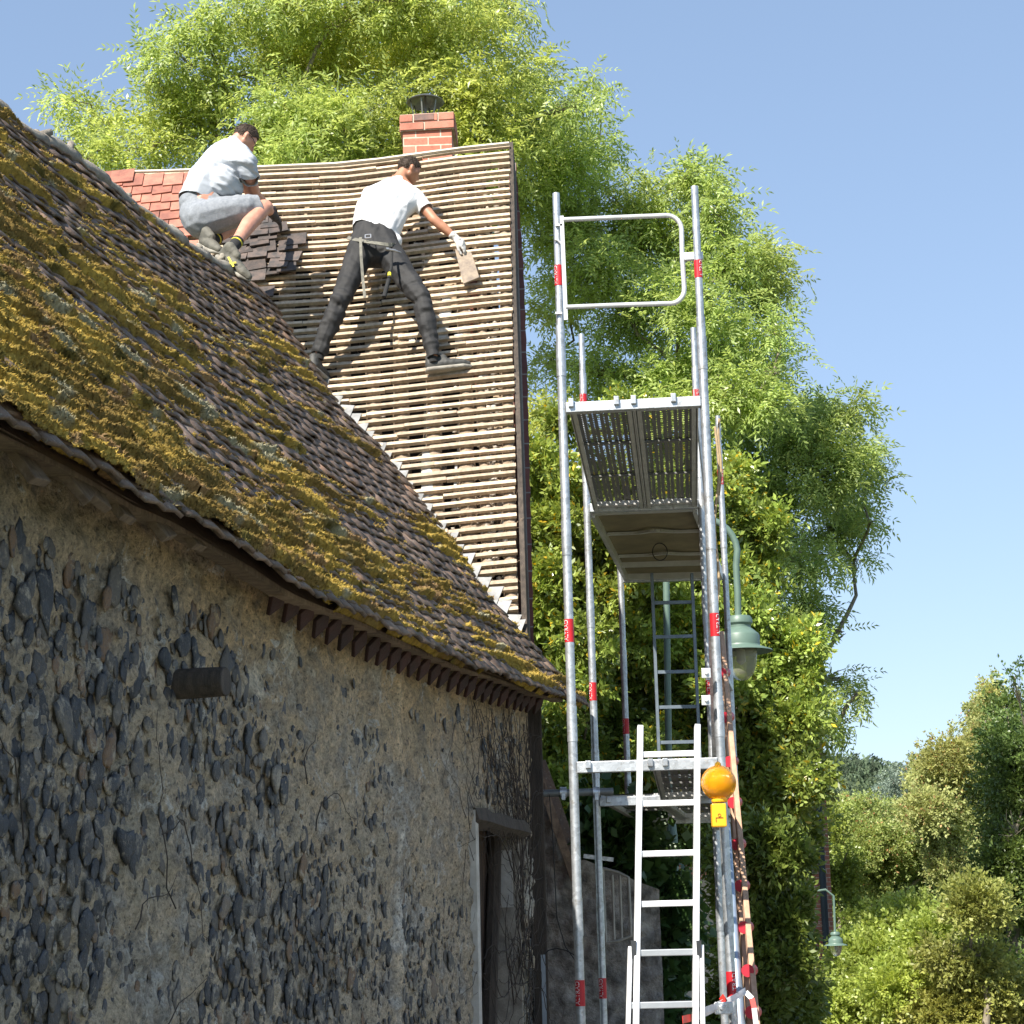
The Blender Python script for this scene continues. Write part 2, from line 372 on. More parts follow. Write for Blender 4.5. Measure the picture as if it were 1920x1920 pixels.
# ---- tiles ----
rng = np.random.RandomState(3)
G = .102; K = int(SLEN/G); TW = .165
V = []; Fq = []
def tilebox(c, a, b, nn, hw, hl, th, skew=0):
    """c centre, a along course, b up the slope, nn normal"""
    base = len(V)
    for sa in (-1, 0, 1):
        for sb in (-1, 1):
            for sn in (0, 1):
                cam_ = -.012*(sa*sa) # slight camber
                V.append(c + a*(sa*hw) + b*(sb*hl+skew*sa*.01) + nn*(sn*th+cam_))
    for k in (0, 1):
        o = base+k*4
        for q in ((1, 5, 7, 3), (0, 2, 6, 4), (0, 4, 5, 1), (2, 3, 7, 6)): Fq.append(tuple(o+i for i in q))
    Fq.append((base, base+1, base+3, base+2)); Fq.append((base+8, base+10, base+11, base+9))
bdir0 = (wsurf(3., 1.)-wsurf(3., 0.))/SLEN
for k in range(-1, K+1):
    v0 = (k*G if k >= 0 else -.045)/SLEN; off = (k % 2)*TW/2; s = SMIN+off
    sm = float(smax(v0+.5*G/SLEN))
    while s < sm+.02:
        w_ = TW+rng.uniform(-.012, .008)
        if rng.rand() > .006:
            vv = min(1., v0+.07/SLEN); s_ = s+w_/2
            if s_ > sm: s_ = sm-.03
            c = wsurf(s_, vv); dn = rng.uniform(0, .012)
            b = bdir0 - WN*(.13+rng.uniform(-.02, .06)); b /= np.linalg.norm(b)
            rot = rng.normal(0, .025); a = We*math.cos(rot)+b*math.sin(rot)
            a = a + np.array([0, 0, 1])*float((ez(s_+.2)-ez(s_))/.2*(1-v0)+(rz(s_+.2)-rz(s_))/.2*v0); a /= np.linalg.norm(a)
            tilebox(c+WN*(.022+dn)-b*rng.normal(0, .006), a, b, WN, (w_-.006)/2, .085, .013+rng.uniform(0, .004), rng.normal(0, .6))
        s += w_
npmesh('roof_tiles', V, Fq, OLDTILE, roofw)
# ---- moss: a thick cushioned skin over the tiles ----
def moss_patch(name, s_arr, q_arr):
    S, Q = np.meshgrid(s_arr, q_arr, indexing='ij'); v = np.clip(Q/SLEN, -.01, 1.02)
    P0 = wsurf(S, v)
    ph = (Q/G) % 1.0                               # 0 = lower edge of a course
    step = .030*(1-ph)
    warp = .25*noise(v3(S*1.7, Q*2.3, 9.))
    dr = Q+S*.10
    big = fbm(v3(S*.8, dr*2.6, 1.), 3)
    st = fbm(v3(S*1.25+warp, dr*9.0, 5.), 4)
    med = fbm(v3(S*5, Q*15, 2.), 3)
    fine = fbm(v3(S*30, Q*34, 3.), 3)
    vf = noise(v3(S*60, Q*62, 4.))
    yy = S/7.0
    bias = np.interp(S, [-1, 2.2, 3.6, 5, 7.2, 8], [.30, .27, .17, .02, -.04, -.05]) - .34*np.clip((v-.72)/.3, 0, 1)*np.clip(S/3, 0, 1)
    bias = bias + .22*np.exp(-(Q/.22)**2)          # heavier at the eave
    edge = np.exp(-((ph-.12)/.28)**2)+np.exp(-((ph-1.1)/.25)**2)
    cov = bias + .85*st + .45*big + .22*med + .42*(edge-.5) - .085
    th = np.clip(cov, 0, .55)**.72*.085 - .006
    lump = (np.abs(med)*-.5+.2)
    hgt = th*(1+.5*med+.3*lump) + (th > 0)*(.014*fine+.006*vf)
    hgt = np.where(th > .001, hgt+step*.6, -.03)
    P = P0 + WN*(hgt[..., None]+.012)
    jit = rng.normal(0, .0016, P.shape); P = P + (jit+We*rng.normal(0, .0028, S.shape)[..., None]+bdir0*rng.normal(0, .0028, S.shape)[..., None])*(th > 0)[..., None]
    ok = (th > .002) & (S < smax(v)-.01)
    hue = fbm(v3(S*2.2, Q*5, 12.), 4); pale = fbm(v3(S*6, Q*11, 15.), 3); rnd = noise(v3(S*90, Q*90, 7.))
    col = np.zeros(P.shape); c0 = np.array([.62, .44, .10]); c1 = np.array([.30, .205, .065]); c2 = np.array([.42, .27, .13]); c3 = np.array([.15, .125, .035]); c4 = np.array([.48, .45, .30])
    t = np.clip(.5+hue*1.6, 0, 1)[..., None]; col = c0*t+c1*(1-t)
    t = np.clip((pale-.28)*6, 0, 1)[..., None]; col = col*(1-t)+c2*t
    t = np.clip((-pale-.30)*5, 0, 1)[..., None]; col = col*(1-t)+c3*t
    t = np.clip((fbm(v3(S*4, Q*9, 33.), 3)-.36)*8, 0, 1)[..., None]; col = col*(1-t)+c4*t
    col = col*(1+.35*rnd)[..., None]
    return P, ok, np.clip(col, 0, 1)
Vs, Fs, Cs = [], [], []; base = 0
qs = np.arange(-.03, SLEN+.02, .0095)
edges = [(-.6, 1.5, .008), (1.5, 3.5, .010), (3.5, 7.6, .0125)]
for s0, s1, ds in edges:
    sa = np.arange(s0, s1+ds, ds); P, ok, col = moss_patch('m', sa, qs)
    n1, n2 = ok.shape; i = np.arange(n1*n2).reshape(n1, n2)
    k4 = ok[:-1, :-1] | ok[1:, :-1] | ok[1:, 1:] | ok[:-1, 1:]
    F4 = np.stack([i[:-1, :-1], i[1:, :-1], i[1:, 1:], i[:-1, 1:]], -1)[k4]
    used = np.unique(F4); mp = np.zeros(n1*n2, np.int64); mp[used] = np.arange(len(used))
    Vs.append(P.reshape(-1, 3)[used]); Cs.append(col.reshape(-1, 3)[used]); Fs.append(mp[F4]+base); base += len(used)
MV = np.concatenate(Vs); MC = np.concatenate(Cs)
print('moss verts', len(MV))
mo = npmesh('moss', MV, np.concatenate(Fs), MOSS, roofw, True, col=MC); mo['kind'] = 'stuff'; mo['label'] = 'golden olive moss cushions in streaks over the tiles'
# tiny upright sprigs that roughen the moss outline
ix = rng.choice(len(MV), 260000); bp = MV[ix]; N_ = len(bp)
hgt = rng.uniform(.005, .019, N_)[:, None]; dirv = WN+rng.normal(0, .55, (N_, 3)); dirv /= np.linalg.norm(dirv, axis=1)[:, None]
sd = np.cross(dirv, rng.normal(0, 1, (N_, 3))); sd /= np.linalg.norm(sd, axis=1)[:, None]; wd = rng.uniform(.0018, .004, N_)[:, None]
TV = np.stack([bp-sd*wd-dirv*.003, bp+sd*wd-dirv*.003, bp+dirv*hgt], 1).reshape(-1, 3)
TC = np.repeat(MC[ix]*rng.uniform(.7, 1.3, (N_, 1)), 3, 0)
ts_ = npmesh('moss_sprigs', TV, np.arange(N_*3).reshape(-1, 3), MOSS, roofw, False, col=np.clip(TC, 0, 1)); ts_['kind'] = 'stuff'
# ---- ridge tiles, each a part of the roof ----
def ridge_cap(s0, s1, lift):
    V = []; F = []; ns, na = 7, 9
    for i in range(ns):
        s = s0+(s1-s0)*i/(ns-1)
        for j in range(na):
            a = math.pi*(-.12+1.24*j/(na-1)); r = .088*(1+.12*(i/(ns-1)))
            c = wsurf(s, 1.)+np.array([0, 0, lift-.055])
            q = c+(-Wn)*r*math.cos(a)+np.array([0, 0, 1])*r*.85*math.sin(a)
            q = q+np.array([0, 0, 1])*.035*float(fbm(v3(q[0]*9, q[1]*9, q[2]*9), 3))
            V.append(q); 
    for i in range(ns-1):
        for j in range(na-1): F.append((i*na+j, (i+1)*na+j, (i+1)*na+j+1, i*na+j+1))
    return V, F
rs0 = 3.6; cnt = 0
while rs0 < 7.6:
    V_, F_ = ridge_cap(rs0, rs0+.43, .02+.02*rng.rand()); 
    o = npmesh('ridge_tile', V_, F_, RIDGET, roofw, True)
    mdf = o.modifiers.new('thick', 'SOLIDIFY'); mdf.thickness = .025
    # mortar joint lump
    mb = MB(); c = wsurf(rs0+.41, 1.)+np.array([0, 0, .05])
    for q in range(2): mb.tube([c+rng.normal(0, .03, 3), c+rng.normal(0, .03, 3)+We*.06], [.026, .022], 7)
    mb.build('mortar_lump', RIDGET, o, True)
    rs0 += .40
# ---- eave boards and saw-tooth brick course ----
mb = MB(); s = SMIN
while s < 7.15:
    L = rng.uniform(.7, 1.5); s1 = min(s+L, 7.2); k = 5
    for i in range(k):
        a = s+(s1-s)*i/k; b = s+(s1-s)*(i+1)/k
        pa = wsurf(a, .0)+WN*-.03+np.array([0, 0, .004+.008*float(noise(v3(a*3, 0, 0)))])+Wn*.05; pb = wsurf(b, .0)+WN*-.03+np.array([0, 0, .004+.008*float(noise(v3(b*3, 0, 0)))])+Wn*.05
        mb.bar(pa, pb+We*.004, .07, .022+.01*rng.rand(), (0, 0, 1))
    s = s1+.006
mb.build('eave_board', WOODG, roofw)
mb = MB()
s = 2.35; INS = .21
while s < 6.98:
    c = WA+We*s+Wn*(INS-.015); c[2] = ez(s)-.105
    c = c-Wn*.09+np.array([0, 0, .045]); tl = rng.normal(0, .10)
    dn_ = np.array([0, 0, -1.])*math.cos(.5)+Wn*math.sin(.5); nr_ = np.cross(We, dn_)
    q1 = (We*math.cos(.785+tl)+dn_*math.sin(.785+tl)); q2 = np.cross(nr_, q1)
    mb.box(c, q1*.052, q2*.052, nr_*.010)
    s += .165+rng.uniform(-.02, .03)
    
mb.build('saw_tooth_brick_course', DENTIL, wing, bevel=.004)
mb = MB()
for s in np.arange(3.0, 7.1, .33):
    a = WA+We*s+Wn*(INS); a[2] = ez(s)-.045; mb.box(a, We*.16, Wn*.13, np.array([0, 0, .02]))
pass
# broken boards at the near end
for (px0, py0, px1, py1, wd) in [(150, 880, 185, 945, .12), (20, 845, 75, 905, .11), (95, 860, 170, 935, .13), (195, 930, 240, 975, .09), (262, 950, 318, 1010, .12), (330, 985, 374, 1028, .09)]:
    P1 = pl(px1, py1, WA+Wn*.03, Wn); P0 = pl(px0, py0, WA+Wn*.12, Wn)
    mb = MB(); d = P1-P0; mb.bar(P0-d*.4+np.array([0, 0, .03]), P1, wd, .03, -Wn+np.array([0, 0, .5]))
    o = mb.build('eave_plank', WOODG, wing, bevel=.004)
# ---- flint wall ----
WALLN = -Wn; S0, S1 = -1.4, 6.93
def wallp(s, z, out=0.):
    s = np.asarray(s, float); z = np.asarray(z, float); o = np.asarray(out, float)+0*s
    return WA*np.array([1, 1, 0]) + We*s[..., None] + Wn*INS + WALLN*o[..., None] + v3(0*s, 0*s, z)
def wpx(px, py):
    q = pl(px, py, WA+Wn*INS, Wn); return float((q-WA)@We), float(q[2])
nA, nB = wpx(884, 1700), wpx(975, 1700); nT = wpx(930, 1545)[1]
ds = .02; sa = np.arange(S0, S1+ds, ds); za = np.concatenate([np.arange(0, .8, .1), np.arange(.8, 3.5, .016)])
# snap to the niche
S, Z = np.meshgrid(sa, za, indexing='ij'); Zt = np.minimum(Z, ez(S)+.21)
out_ = .03*fbm(v3(S*1.3, Zt*1.3, 0), 3)+.026*fbm(v3(S*8, Zt*8, 4), 4)+.013*noise(v3(S*30, Zt*24, 1))+.006*noise(v3(S*60, Zt*50, 1))
rid = np.exp(-((S-wpx(742, 1450)[0]+.02*noise(v3(Zt*2, 0, 0)))/.03)**2); out_ = out_+.02*rid
P = wallp(S, Zt, out_); i = np.arange(S.size).reshape(S.shape)
hole = (S > nA[0]) & (S < nB[0]) & (Zt < nT)
cellhole = hole[:-1, :-1] & hole[1:, 1:] & hole[1:, :-1] & hole[:-1, 1:]
Fc = np.stack([i[:-1, :-1], i[1:, :-1], i[1:, 1:], i[:-1, 1:]], -1)[~cellhole]
colw = np.ones(P.shape)
z_t = ez(S)-Zt
pl_ = np.clip(1-z_t/.75+.5*fbm(v3(S*1.4, Zt*2, 8), 3), 0, 1)[..., None]      # yellower render under the eave
colw = colw*(1-pl_)+np.array([1.05, .93, .74])*pl_
g_ = np.clip((1.9-S)/1.2+.6*fbm(v3(S*2, Zt*2, 3), 3), 0, 1)[..., None]; colw = colw*(1-g_*.5)+np.array([.62, .64, .66])*g_*.5
zb = np.clip((1.9-Zt)/.5, 0, 1)[..., None]; colw = colw*(1-zb*.35)+np.array([1.0, 1.05, 1.1])*zb*.35
colw = colw*(1+.35*rid[..., None])
wallo = npmesh('flint_wall', P.reshape(-1, 3), Fc, MORTAR, wing, True, col=colw.reshape(-1, 3)); wallo['label'] = 'rough wall of dark flints set in tan mortar'
# flints
bm = bmesh.new(); bmesh.ops.create_icosphere(bm, subdivisions=2, radius=1); bm.verts.ensure_lookup_table()
IV = np.array([v.co[:] for v in bm.verts]); IF = np.array([[v.index for v in f.verts] for f in bm.faces]); bm.free()
placed = []; FV = []; FF = []; base = 0; tries = 0; gridd = {}
while tries < 34000 and len(placed) < 6000:
    tries += 1; s = rng.uniform(-.35, S1-.05); z = rng.uniform(.85, 3.0)
    top = ez(s)-z
    dens = np.interp(s, [-1, 1.6, 2.6, 7], [.9, .85, .6, .55])
    if s > 2.0: dens *= .55+.6*float(fbm(v3(s*2.5, z*2.5, 41.), 2)>-.05)
    if top < .42: dens *= .22
    if top < .2: continue
    if abs(s-wpx(742, 1450)[0]) < .07: continue
    if nA[0]-.05 < s < nB[0]+.05 and z < nT+.12: continue
    if rng.rand() > dens: continue
    r = np.interp(s, [0, 2, 3, 7], [.024, .022, .017, .016])*rng.lognormal(0, .5)
    r = min(max(r, .008), .05); rz_ = r*rng.uniform(.9, 1.9)
    key = (int(s/.2), int(z/.2)); bad = False
    for a in (-1, 0, 1):
        for b in (-1, 0, 1):
            for (s2, z2, r2) in gridd.get((key[0]+a, key[1]+b), []):
                if (s-s2)**2+(z-z2)**2 < (.78*(r+r2))**2: bad = True; break
    if bad: continue
    gridd.setdefault(key, []).append((s, z, (r+rz_)/2)); placed.append(1)
    Q = IV*np.array([r, .27*r, rz_]); an = rng.normal(0, .35); ca, sa_ = math.cos(an), math.sin(an)
    Q = np.stack([Q[:, 0]*ca-Q[:, 2]*sa_, Q[:, 1], Q[:, 0]*sa_+Q[:, 2]*ca], 1)
    sd_ = rng.rand()*100; yo = rng.uniform(-.016, -.001)
    Q = Q*(1+.55*noise(Q*22+sd_)+.35*noise(Q*60+sd_))[:, None]
    cl = .10*r*rng.uniform(.1, 1.5); Q[:, 1] = np.where(Q[:, 1] > cl, cl+(Q[:, 1]-cl)*.25, Q[:, 1])   # broken flat face
    W = wallp(s+Q[:, 0], z+Q[:, 2], Q[:, 1]+yo+.02*float(fbm(v3(s*8, z*8, 4), 4))+.01*rng.rand())
    FV.append(W); FF.append(IF+base); base += len(IV)
print('flints', len(placed))
npmesh('flints', np.concatenate(FV), np.concatenate(FF), FLINT, wallo, False)
# end of the wall (towards the gable)
mb = MB(); a = wallp(S1, 0.); 
mb.box((wallp(S1-.01, 1.5, -.25)), We*.01, WALLN*.25, np.array([0, 0, 1.5])); mb.build('wall_end', MORTAR, wing)
# blocked doorway
mb = MB(); sM = (nA[0]+nB[0])/2; hw = (nB[0]-nA[0])/2
mb.box(wallp(sM, nT/2, -.20), We*(hw+.02), WALLN*.01, np.array([0, 0, nT/2]), 0)
mb.box(wallp(nA[0]-.01, nT/2, -.10), We*.01, WALLN*.10, np.array([0, 0, nT/2]), 0)
mb2_ = MB(); mb2_.box(wallp(nB[0]+.01, nT/2, -.10), We*.01, WALLN*.10, np.array([0, 0, nT/2]), 0)
mb.box(wallp(sM, nT+.01, -.10), We*hw, WALLN*.10, np.array([0, 0, .01]), 0)
door = mb.build('blocked_doorway', simple('rendered_infill', (.40, .36, .30), (.20, .18, .15), 5, .95, 0, .015, 25), wing)
mb2_.build('door_reveal', simple('pale_masonry', (.52, .47, .40), (.26, .23, .19), 7, .95, 0, .02, 20), door)
DW = nB[0]-nA[0]; mb = MB(); mb.box(wallp(nB[0]-.006, nT-.30, -.085), We*.004, WALLN*.045, np.array([0, 0, .17])); mb.build('white_plaster_patch', WHITEP, door)
mb = MB(); mb.box(wallp(nA[0]-.005, nT/2+.02, .012), We*.03, WALLN*.03, np.array([0, 0, nT/2+.03])); mb.build('edge_board', simple('chipped_white_board', (.62, .60, .55), (.42, .39, .34), 9, .8, 0, .004, 60), door)
mb = MB(); 
pts = [wallp(nA[0]-.03+(nB[0]-nA[0]+.12)*t, nT+.015-.03*t, .01+.01*math.sin(t*9)) for t in np.linspace(0, 1, 8)]
mb.tube(pts, [.055, .07, .055, .065, .07, .055, .065, .05], 5); mb.build('lintel', WOODD, door)
mb = MB(); pts = [wallp(nB[0]-.06-.30*t+.015*math.sin(t*7), nT-t*1.6, -.13) for t in np.linspace(0, 1, 8)]; mb.tube(pts, [.045, .042, .045, .04, .046, .05, .052, .06], 7); mb.build('door_post', WOODD, door, True)
mb = MB(); mb.box(wallp(nA[0]+.5*DW, nT/2, -.182), We*.49*DW, WALLN*.006, np.array([0, 0, nT/2-.02])); mb.build('dark_plank', mat_wood('brown_plank', (.13, .085, .055), (.05, .035, .028), (8, 8, 1), 5), door)
# projecting timber
ps, pz = wpx(333, 1283); q0 = wallp(ps, pz, -.1); q1 = aty(405, 1274, q0[1]+.02)
qd = WALLN*.24+We*.02+np.array([0, 0, .01])
q0 = wallp(ps, pz, 0.); 
mb = MB(); mb.tube([q0-WALLN*.1, q0+WALLN*.10, q0+WALLN*.19], [.055, .056, .053], 14); mb.build('timber_stub', WOODD, wing, True, bevel=.004)
# creeper stems
def creeper(name, seeds, parent, mat):
    segs = []
    for (s, z, d, n, ln, r0) in seeds:
        pts = [(s, z)]; a = d
        for k in range(n):
            a += rng.normal(0, .35); s2, z2 = pts[-1][0]+math.sin(a)*ln, pts[-1][1]+math.cos(a)*ln; pts.append((s2, z2))
        zz = [p for p in pts if p[1] < ez(p[0])-.08]
        if len(zz) < 3: continue
        segs.append(([wallp(p[0], p[1], .03+.012*rng.rand()) for p in zz], [r0*(1-.7*i/len(zz)) for i in range(len(zz))]))
    V_, F_ = tubes_np(segs, 4); return npmesh(name, V_, F_, mat, parent)
seeds = []
for i in range(95): seeds.append((rng.uniform(nB[0]-.35, S1-.1), rng.uniform(.9, 2.6), rng.normal(0, .7), rng.randint(6, 22), .07, rng.uniform(.002, .005)))
for i in range(60): seeds.append((rng.uniform(5.3, S1-.2), rng.uniform(1.9, 2.8), rng.normal(0, 1.2), rng.randint(5, 14), .06, .0022))
for i in range(7): seeds.append((rng.uniform(.3, 3.2), rng.uniform(1.2, 2.3), rng.normal(0, .5), rng.randint(6, 16), .05, .003))
STEM = simple('dry_creeper_stem', (.07, .052, .04), (.035, .028, .022), 20, .9)
cr = creeper('dry_creeper', seeds, None, STEM)
tag(cr, 'leafless dry creeper stems clinging to the flint wall around the blocked doorway', 'creeper')
# ================= house with stripped roof =================
P1 = whit(500, 560)[2] if whit(500, 560) else None
V1p = pl(500, 560, (wsurf(6., .5)), WN); V2p = whit(985, 1192)[2]
_a, _t = math.radians(2), .07
Hb = np.array([math.cos(_a), -math.sin(_a), _t]); Hb /= np.linalg.norm(Hb)
V2p = np.array(V2p); Vu = np.array([-1.931, 14.72, 6.59])
HN = np.cross(Hb, Vu-np.array([.069, 12.723, 3.513])); HN /= np.linalg.norm(HN); HN *= -np.sign(HN[1])
HO = np.array([.069, 12.723, 3.513]); Hc = np.cross(HN, Hb); Hc *= np.sign(Hc[2])
print('V2', V2p, 'pitch', math.degrees(math.acos(HN[2])), 'V1', V1p)
def hp(a, c, h=0.): return HO+Hb*a+Hc*c+HN*h
def hpx(px, py, h=0.):
    q = pl(px, py, HO+HN*h, HN)-HO; return float(q@Hb), float(q@Hc)
def hpt(px, py, h=0.): return pl(px, py, HO+HN*h, HN)
_r = [hpx(*q) for q in [(150, 332), (190, 332), (350, 328), (500, 321), (650, 315), (740, 304), (850, 288), (957, 277)]]
_ra = np.array([q[0] for q in _r]); _rc = np.array([q[1] for q in _r])
cR = _rc[-1]
def cr_(a): return np.interp(a, _ra, _rc)
_e = [hpx(*q) for q in [(955, 275), (957, 440), (960, 598), (963, 714), (964, 789), (970, 1110), (975, 1200)]]
_ec = np.array([q[1] for q in _e])[::-1]; _ea = np.array([q[0] for q in _e])[::-1]
def aR(c): return np.interp(c, _ec, _ea)
house = empty('house', (.1, 14, 0), 'house whose steep roof is stripped to bare pale battens below a brick chimney', 'house')
fr = MB(); 
for aa in (-4.2,): pass
hr = npmesh('roof', *grid(2, 2, lambda U, V: hp(0, 0)+Hb*((U-1)*4.3)[..., None]+Hc*(V*5.2-.3)[..., None]-HN*.30), VOID, house); hr['label'] = 'steep roof slope stripped to battens and rough rafters'  # dark sheet behind the battens, painted as the shade of the attic
# rear slope closes the attic
P, Fc = grid(12, 6, lambda U, V: (lambda a: HO+Hb*a[..., None]+Hc*(cr_(a)-.06)[..., None]+v3(0*a, V*2.9, -V*4.6)-HN*.02)(-4.6+U*4.6)); npmesh('rear_roof_slope', P, Fc, OLDTILE, house)
# rafters
rp = [(948, .09), (900, .07), (868, .11), (812, .12), (752, .11), (700, .10), (640, .10), (590, .10), (538, .12), (485, .09), (430, .10), (370, .10), (310, .1), (250, .1)]
for (px, wd) in rp:
    a0 = hpx(px, 600)[0]; at_ = a0
    segs = []; cc = np.arange(-.4, 5.6, .16); pts = []; rr = []
    for c in cc:
        a = a0+.02*float(noise(v3(a0*9, c*1.2, 1)))*(px < 920)+(float(aR(c))-float(aR(hpx(px, 600)[1])))*np.clip((px-700)/250., 0, 1)
        if c > float(cr_(a)) - .02: break
        pts.append(hp(a, c, -.056)); rr.append(wd/2*(1+.25*float(fbm(v3(a0*7, c*6, 5), 3))))
    mb = MB()
    # hewn, roughly squared pole
    V_ = []; F_ = []; nn = 8
    for i, (p_, r_) in enumerate(zip(pts, rr)):
        for j in range(nn):
            t = 2*math.pi*j/nn; x = math.copysign(abs(math.cos(t))**.6, math.cos(t)); y = math.copysign(abs(math.sin(t))**.6, math.sin(t))
            V_.append(p_+Hb*r_*x*1.05+HN*.05*y*(1+.15*float(noise(v3(p_[0]*20, p_[2]*9, j)))))
    for i in range(len(pts)-1):
        for j in range(nn): F_.append((i*nn+j, i*nn+(j+1) % nn, (i+1)*nn+(j+1) % nn, (i+1)*nn+j))
    npmesh('rafter', V_, F_, WOODR, hr, True)
# battens
g = .0853; K2 = int((cR+.3)/g)
for k in range(0, K2+1):
    c0 = cR-k*g; aRt = float(aR(c0))+.0
    # visible left limit: the valley line; battens run a little under the wing roof
    aL = -4.05
    for A_ in np.arange(-4.05, 0, .05):
        cl = c0+(cr_(A_)-cR)*math.exp(-k*g/2.6)
        P_ = hp(A_, cl); Q_ = P_-WA; s_, v_ = Q_@We, (Q_@Wn)/HS
        if v_ > 1.02 or s_ > smax(min(v_, 1.))-.12: aL = A_; break
    if aL > aRt-.03: continue
    mb = MB(); a = aL; dr = 0
    jt = [aL]
    while jt[-1] < aRt-.01:
        jt.append(min(aRt, jt[-1]+rng.uniform(.8, 1.9)))
    if len(jt) > 2 and jt[-1]-jt[-2] < .3: jt.pop(-2)
    for q in range(len(jt)-1):
        x0, x1 = jt[q], jt[q+1]-.004; n_ = max(2, int((x1-x0)/.22)); hw = rng.uniform(.0115, .0175); oc = rng.normal(0, .0055); th = rng.uniform(.012, .017); sd = rng.rand()*50
        xs = np.linspace(x0, x1, n_+1); V_ = []; F_ = []
        e0 = rng.uniform(0, .012)*(q == len(jt)-2)
        for i, x in enumerate(xs):
            cc_ = c0+(float(cr_(x))-cR)*math.exp(-k*g/2.6)+oc+.006*float(noise(v3(x*1.5, k*3.1, sd))); xx = x+(e0 if i == n_ else 0)
            wv = 1+.12*float(noise(v3(x*7, k, sd)))
            for (dc, dh) in ((-1, -1), (1, -1), (1, 1), (-1, 1)): V_.append(hp(xx, cc_+dc*hw*wv, th+dh*th))
        for i in range(n_):
            for j in range(4): F_.append((i*4+j, i*4+(j+1) % 4, (i+1)*4+(j+1) % 4, (i+1)*4+j))
        F_.append((3, 2, 1, 0)); F_.append((n_*4, n_*4+1, n_*4+2, n_*4+3))
        mb.add(V_, F_, 0)
    mb.build('batten', WOODP, hr)
# ridge board and far ridge tiles peeping over
mb = MB(); xs = np.linspace(-3.95, float(aR(cR)), 12)
for i in range(11):
    if i < 2: continue
    mb.bar(hp(xs[i], float(cr_(xs[i]))+.012, .03), hp(xs[i+1], float(cr_(xs[i+1]))+.012, .03), .02, .04, HN)
mb.build('ridge_board', simple('pale_ridge_board', (.66, .60, .52), (.5, .44, .36), 5, .7), hr)
mb = MB()
for i in range(22):
    x = -3.95+i*.155; c = float(cr_(x)); mb.bar(hp(x, c+.03, -.03), hp(x+.15, float(cr_(x+.15))+.03, -.03), .05, .05, HN)
mb.build('ridge_tiles', REDTILE, hr)
# clay infill, lime, rubble between rafters
def patch(name, poly, h, mat, thick=.02, rough=.02, parent=hr):
    """irregular slab in the roof plane; poly in photo pixels"""
    ac = [hpx(x, y) for x, y in poly]; n = len(ac); V_ = []; F_ = []; M_ = 3
    cx = np.mean([a for a, c in ac]); cy = np.mean([c for a, c in ac])
    pts = []
    for i in range(n):
        a0, c0 = ac[i]; a1, c1 = ac[(i+1) % n]
        for t in np.linspace(0, 1, 4)[:-1]: pts.append((a0+(a1-a0)*t+rng.normal(0, rough), c0+(c1-c0)*t+rng.normal(0, rough)))
    m = len(pts)
    for s_, hh in ((1., h), (.9, h+thick)):
        for a, c in pts: V_.append(hp(cx+(a-cx)*s_, cy+(c-cy)*s_, hh))
    V_.append(hp(cx, cy, h+thick*1.2))
    for i in range(m): F_.append((i, (i+1) % m, m+(i+1) % m, m+i)); F_.append((m+i, m+(i+1) % m, 2*m))
    return V_, F_
# lath-and-clay sheet with ragged gaps
na_, nc_ = 170, 230; aa = np.linspace(-3.3, .0, na_); cc = np.linspace(.0, cR-.05, nc_); A2, C2 = np.meshgrid(aa, cc, indexing='ij')
px_, py_ = pr(hp(0, 0)+Hb*0), 0
PP = HO+Hb*A2[..., None]+Hc*C2[..., None]
QQ = PP-EYE; zz = QQ@_F; PX = 960+CF*(QQ@RT)/zz; PY = 960-CF*(QQ@UP)/zz
m = fbm(v3(A2*5, C2*1.6, 3), 4)*1.2+.4*fbm(v3(A2*18, C2*14, 6), 3)
bias = -.34+.30*np.clip((PX-840)/80, 0, 1)+.25*np.clip((PY-1000)/80, 0, 1)+.28*np.exp(-((PX-690)/60)**2)*(PY > 640)+.22*(PY < 440)*(PX > 620)
bias -= .5*np.exp(-((PX-875)/35)**2-((PY-900)/60)**2)+.45*np.exp(-((PX-560)/60)**2-((PY-470)/70)**2)+.3*np.exp(-((PX-770)/40)**2-((PY-640)/70)**2)+.3*np.exp(-((PX-775)/30)**2-((PY-800)/80)**2)
ok = (m+bias) > 0
hh = -.15+.03*fbm(v3(A2*14, C2*14, 9), 3)+.012*noise(v3(A2*60, C2*60, 9))
PP = PP+HN*hh[..., None]; i = np.arange(A2.size).reshape(A2.shape)
k4 = ok[:-1, :-1] & ok[1:, :-1] & ok[1:, 1:] & ok[:-1, 1:]
npmesh('clay_infill', PP.reshape(-1, 3), np.stack([i[:-1, :-1], i[1:, :-1], i[1:, 1:], i[:-1, 1:]], -1)[k4], PLASTER, hr, True)
mb = MB()
for poly in [[(826, 545), (846, 545), (846, 600), (828, 600)], [(824, 560), (842, 558), (840, 640), (820, 640)], [(790, 840), (815, 838), (812, 930), (788, 932)], [(800, 770), (822, 768), (818, 800), (798, 802)], [(852, 860), (858, 860), (856, 920), (850, 920)], [(775, 452), (790, 452), (790, 470), (776, 470)], [(805, 738), (815, 738), (815, 750), (805, 750)], [(850, 312), (878, 310), (878, 318), (850, 320)], [(852, 622), (872, 622), (865, 650), (852, 650)], [(766, 630), (778, 630), (778, 642), (766, 642)]]:
    V_, F_ = patch('x', poly, -.03, WHITEP, .02, .004); mb = MB(); mb.add(V_, F_); mb.build('lime_patch', WHITEP, hr)
mb = MB()
for (x0, x1, y0, y1) in [(868, 886, 560, 640), (862, 880, 640, 700), (880, 895, 520, 560), (890, 898, 690, 715), (862, 872, 330, 345)]:
    V_, F_ = patch('x', [(x0, y0), (x1, y0), (x1, y1), (x0, y1)], -.04, REDTILE, .02, .006); mb = MB(); mb.add(V_, F_); mb.build('brick_fragment', REDTILE, hr)

